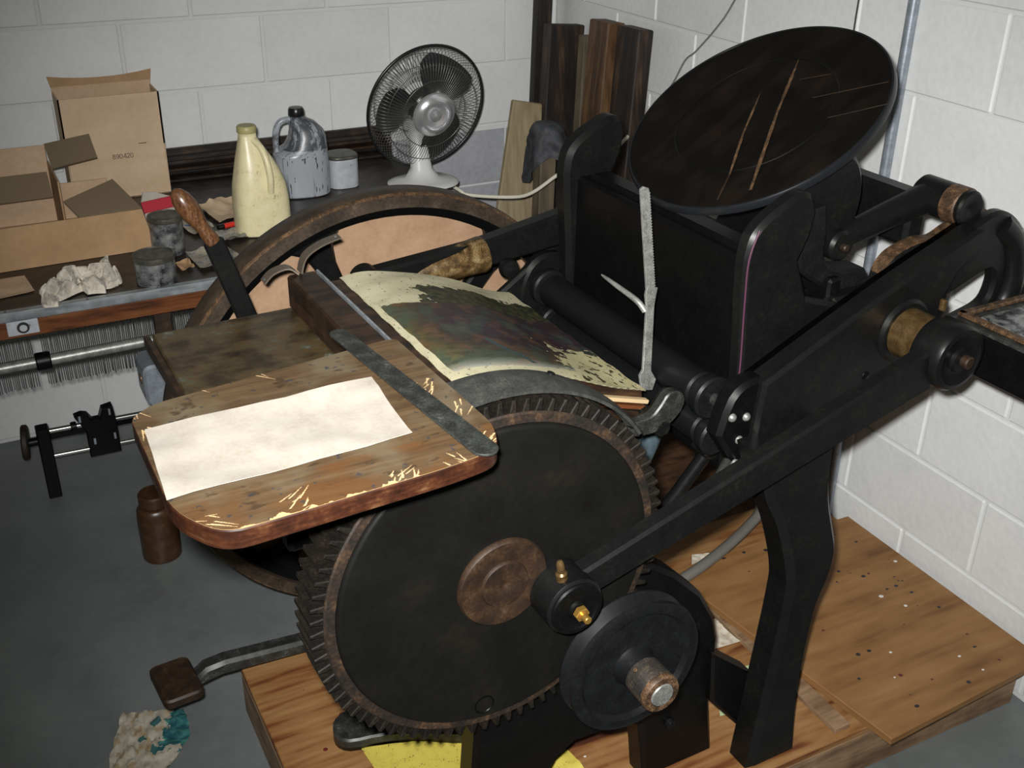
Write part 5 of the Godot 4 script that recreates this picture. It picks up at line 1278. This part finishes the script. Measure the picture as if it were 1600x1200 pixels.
func floor_things() -> void:
	# papers and rag
	sheet("blank_paper", P2([-1.7615, 2.139, -1.4705, 2.130, -1.478, 2.286, -1.770, 2.303]), 1.1, M.paper_white, "blank creased white paper sheet lying on the near wooden board", "paper", 0.006)
	var st := []
	for q in disc(0, 0, 0.017, 10, 0.0, PI): st.append(Vector2(-0.418, 0.14) + q.rotated(-0.09))
	for q in disc(0, 0, 0.014, 10, PI, TAU): st.append(Vector2(-0.454, -0.238) + q.rotated(-0.09))
	var s := obj("steel_strip", flat(st, 1.1005, 1.104, 0.0008), M.steel_dark, self, Transform3D(Basis(Vector3.UP, deg_to_rad(1.5)), V(-1.0, 0, 2.2)))
	tag(s, "dark steel strip with rounded ends lying across the near wooden board", "steel strip")
	sheet("white_scrap", P2([-0.455, 1.566, -0.372, 1.598, -0.40, 1.616, -0.48, 1.60]), 0.125, M.paper_scrap, "white paper scrap under the grey hose on the plywood", "paper", 0.004, "paper scraps on the platform")
	sheet("white_scrap", P2([-0.60, 1.80, -0.535, 1.79, -0.535, 1.815, -0.585, 1.83]), 0.125, M.paper_scrap, "small white paper scrap behind the stained scrap on the deck", "paper", 0.003, "paper scraps on the platform")
	sheet("stained_scrap", P2([-0.62, 1.80, -0.555, 1.797, -0.552, 1.885, -0.64, 1.875]), 0.126, M.paper_scrap, "brown stained white paper scrap on the deck behind the pulley", "paper", 0.006, "paper scraps on the platform")
	sheet("white_scrap", P2([-0.66, 1.885, -0.60, 1.92, -0.65, 1.955, -0.70, 1.93]), 0.125, M.paper_scrap, "pointed white paper scrap beside the green paper", "paper", 0.004, "paper scraps on the platform")
	sheet("green_paper", P2([-0.66, 1.94, -0.58, 1.955, -0.62, 2.06, -0.73, 2.05]), 0.1255, M.paper_green, "pale green paper on the deck beside the rear leg", "paper", 0.003)
	sheet("yellow_sheet", P2([-1.415, 1.805, -1.21, 1.865, -1.20, 2.04, -1.40, 2.02]), 0.125, M.paper_yellow, "yellow ink-spotted paper sheet on the deck under the big gear", "paper", 0.003)
	sheet("yellow_scrap", P2([-1.16, 1.98, -1.06, 1.97, -1.05, 2.06, -1.15, 2.08]), 0.125, M.paper_yellow, "small crumpled yellow scrap under the arch of the press frame", "paper", 0.01)
	var rows := []
	nz.seed = 61; nz.frequency = 0.01; nz.fractal_octaves = 3
	for i in 25:
		var row := []
		for j in 25:
			var u := j / 24.0; var v := i / 24.0
			var a := Vector2(-1.812, 1.36).lerp(Vector2(-1.688, 1.405), u).lerp(Vector2(-1.87, 1.53).lerp(Vector2(-1.76, 1.57), u), v)
			if u > 0.8: a.x += 0.03 * sin(v * PI) * (u - 0.8) * 5.0
			row.append(V(a.x + 0.006 * fuzz(u, v, 500), 0.002 + 0.016 * absf(fuzz(u, v, 260)) + 0.006 * absf(fuzz(u + 3, v, 700)), a.y + 0.006 * fuzz(u + 8, v, 500)))
		rows.append(row)
	tag(obj("stained_cloth", slab(rows, 0.001, true), M.rag_floor_print), "off-white cloth with teal and brown stains lying on the grey floor", "cloth")
	# blue rag hung in the gap under the platen
	rows = []
	for i in 13:
		var row := []
		for j in 9:
			var u := j / 8.0; var v := i / 12.0
			row.append(V(-0.87 + 0.055 * u - 0.02 * v + 0.012 * sin(v * 5.0) * u, 0.80 - 0.19 * v, 1.885 + 0.008 * sin(u * 9.0 + v * 2.0)))
		rows.append(row)
	tag(obj("blue_rag", slab(rows, 0.0015, true), M.rag_blue), "dark blue rag hanging in the gap below the gripper bar", "rag")
	# grey hose on the platform
	var p := smooth([V(-0.66, 0.139, 1.70), V(-0.578, 0.16, 1.678), V(-0.489, 0.169, 1.657), V(-0.383, 0.17, 1.617), V(-0.292, 0.172, 1.576), V(-0.244, 0.185, 1.554), V(-0.235, 0.23, 1.535), V(-0.26, 0.32, 1.50)], 6)
	tag(obj("grey_hose", tube(p, 0.0135, 12), M.conduit_grey), "thick grey hose lying over the plywood behind the rear leg", "hose")
	# brown bottle on the floor
	var t := thing("brown_bottle", "dirty brown plastic bottle standing on the floor beyond the near board", "bottle", V(-1.607, 0.0, 0.80))
	obj("body", loft([[0.0, 0, 0, 0.046, 0.046], [0.005, 0, 0, 0.05, 0.05], [0.12, 0, 0, 0.05, 0.05], [0.145, 0, 0, 0.048, 0.048], [0.155, 0, 0, 0.042, 0.042], [0.16, 0, 0, 0.037, 0.037]], 32, 2.2), M.bottle_brown, t)
	obj("cap", cyl(0.040, 0.035, 0.004, 24), M.bottle_brown, t, Transform3D(Basis.IDENTITY, V(0, 0.16, 0)))
	# press part on the floor: wheel, end plates, two bright rods, slotted brackets
	t = thing("roller_frame", "black machine part with two bright rods, disc wheel and slotted brackets on the floor", "machine part", V(-1.70, 0.0, 0.35))
	for y in [0.205, 0.125]:
		obj("rod", MB.new().add(cyl(0.0075, 0.62, 0.001, 14), along(V(-0.135, y, 0.02), V(0.5, y - 0.012 + (0.0 if y > 0.2 else -0.002), 0.02))), M.steel_bright, t)
	obj("back_bar", box2(V(-0.13, 0.17, -0.005), V(0.48, 0.19, 0.01), 0.002), M.iron_deep, t)
	obj("wheel", MB.new().add(cyl(0.05, 0.018, 0.004, 36), along(V(-0.18, 0.185, 0.02), V(-0.10, 0.18, 0.03))), M.iron_rusty, t)
	obj("axle", MB.new().add(cyl(0.012, 0.06, 0.001, 14), along(V(-0.18, 0.18, 0.02), V(-0.10, 0.18, 0.02))), M.iron_deep, t)
	obj("end_plate", box2(V(-0.14, 0.0, 0.0), V(-0.105, 0.222, 0.045), 0.003), M.iron_deep, t)
	obj("end_plate", box2(V(0.44, 0.0, 0.0), V(0.47, 0.222, 0.045), 0.003), M.iron_deep, t)
	obj("collar", MB.new().add(cyl(0.014, 0.016, 0.002, 16), along(V(-0.048, 0.203, 0.02), V(0.0, 0.203, 0.02))), M.iron_deep, t)
	var hb := prism(P2([0.045, 0.10, 0.045, 0.185, 0.02, 0.235, 0.04, 0.24, 0.056, 0.235, 0.068, 0.215, 0.085, 0.215, 0.096, 0.245, 0.125, 0.25, 0.13, 0.20, 0.13, 0.10]), 0.0, 0.035, 0.003)
	var bk := obj("slotted_bracket", hb, M.iron_deep, t, Transform3D(Basis.IDENTITY, V(-0.055, 0, 0.0)))
	for q in [[0.030, 0.228, 0.006], [0.112, 0.234, 0.005], [0.06, 0.15, 0.006], [0.116, 0.155, 0.006]]:
		obj("slot", box2(V(q[0], q[1] - 0.01, 0.0345), V(q[0] + q[2], q[1] + 0.01, 0.0355), 0.0), M.zinc, bk)

func smoothed3(a: Array) -> Array:
	var p := []
	for q in a: p.append(Vector2(q[0], q[1]))
	return p
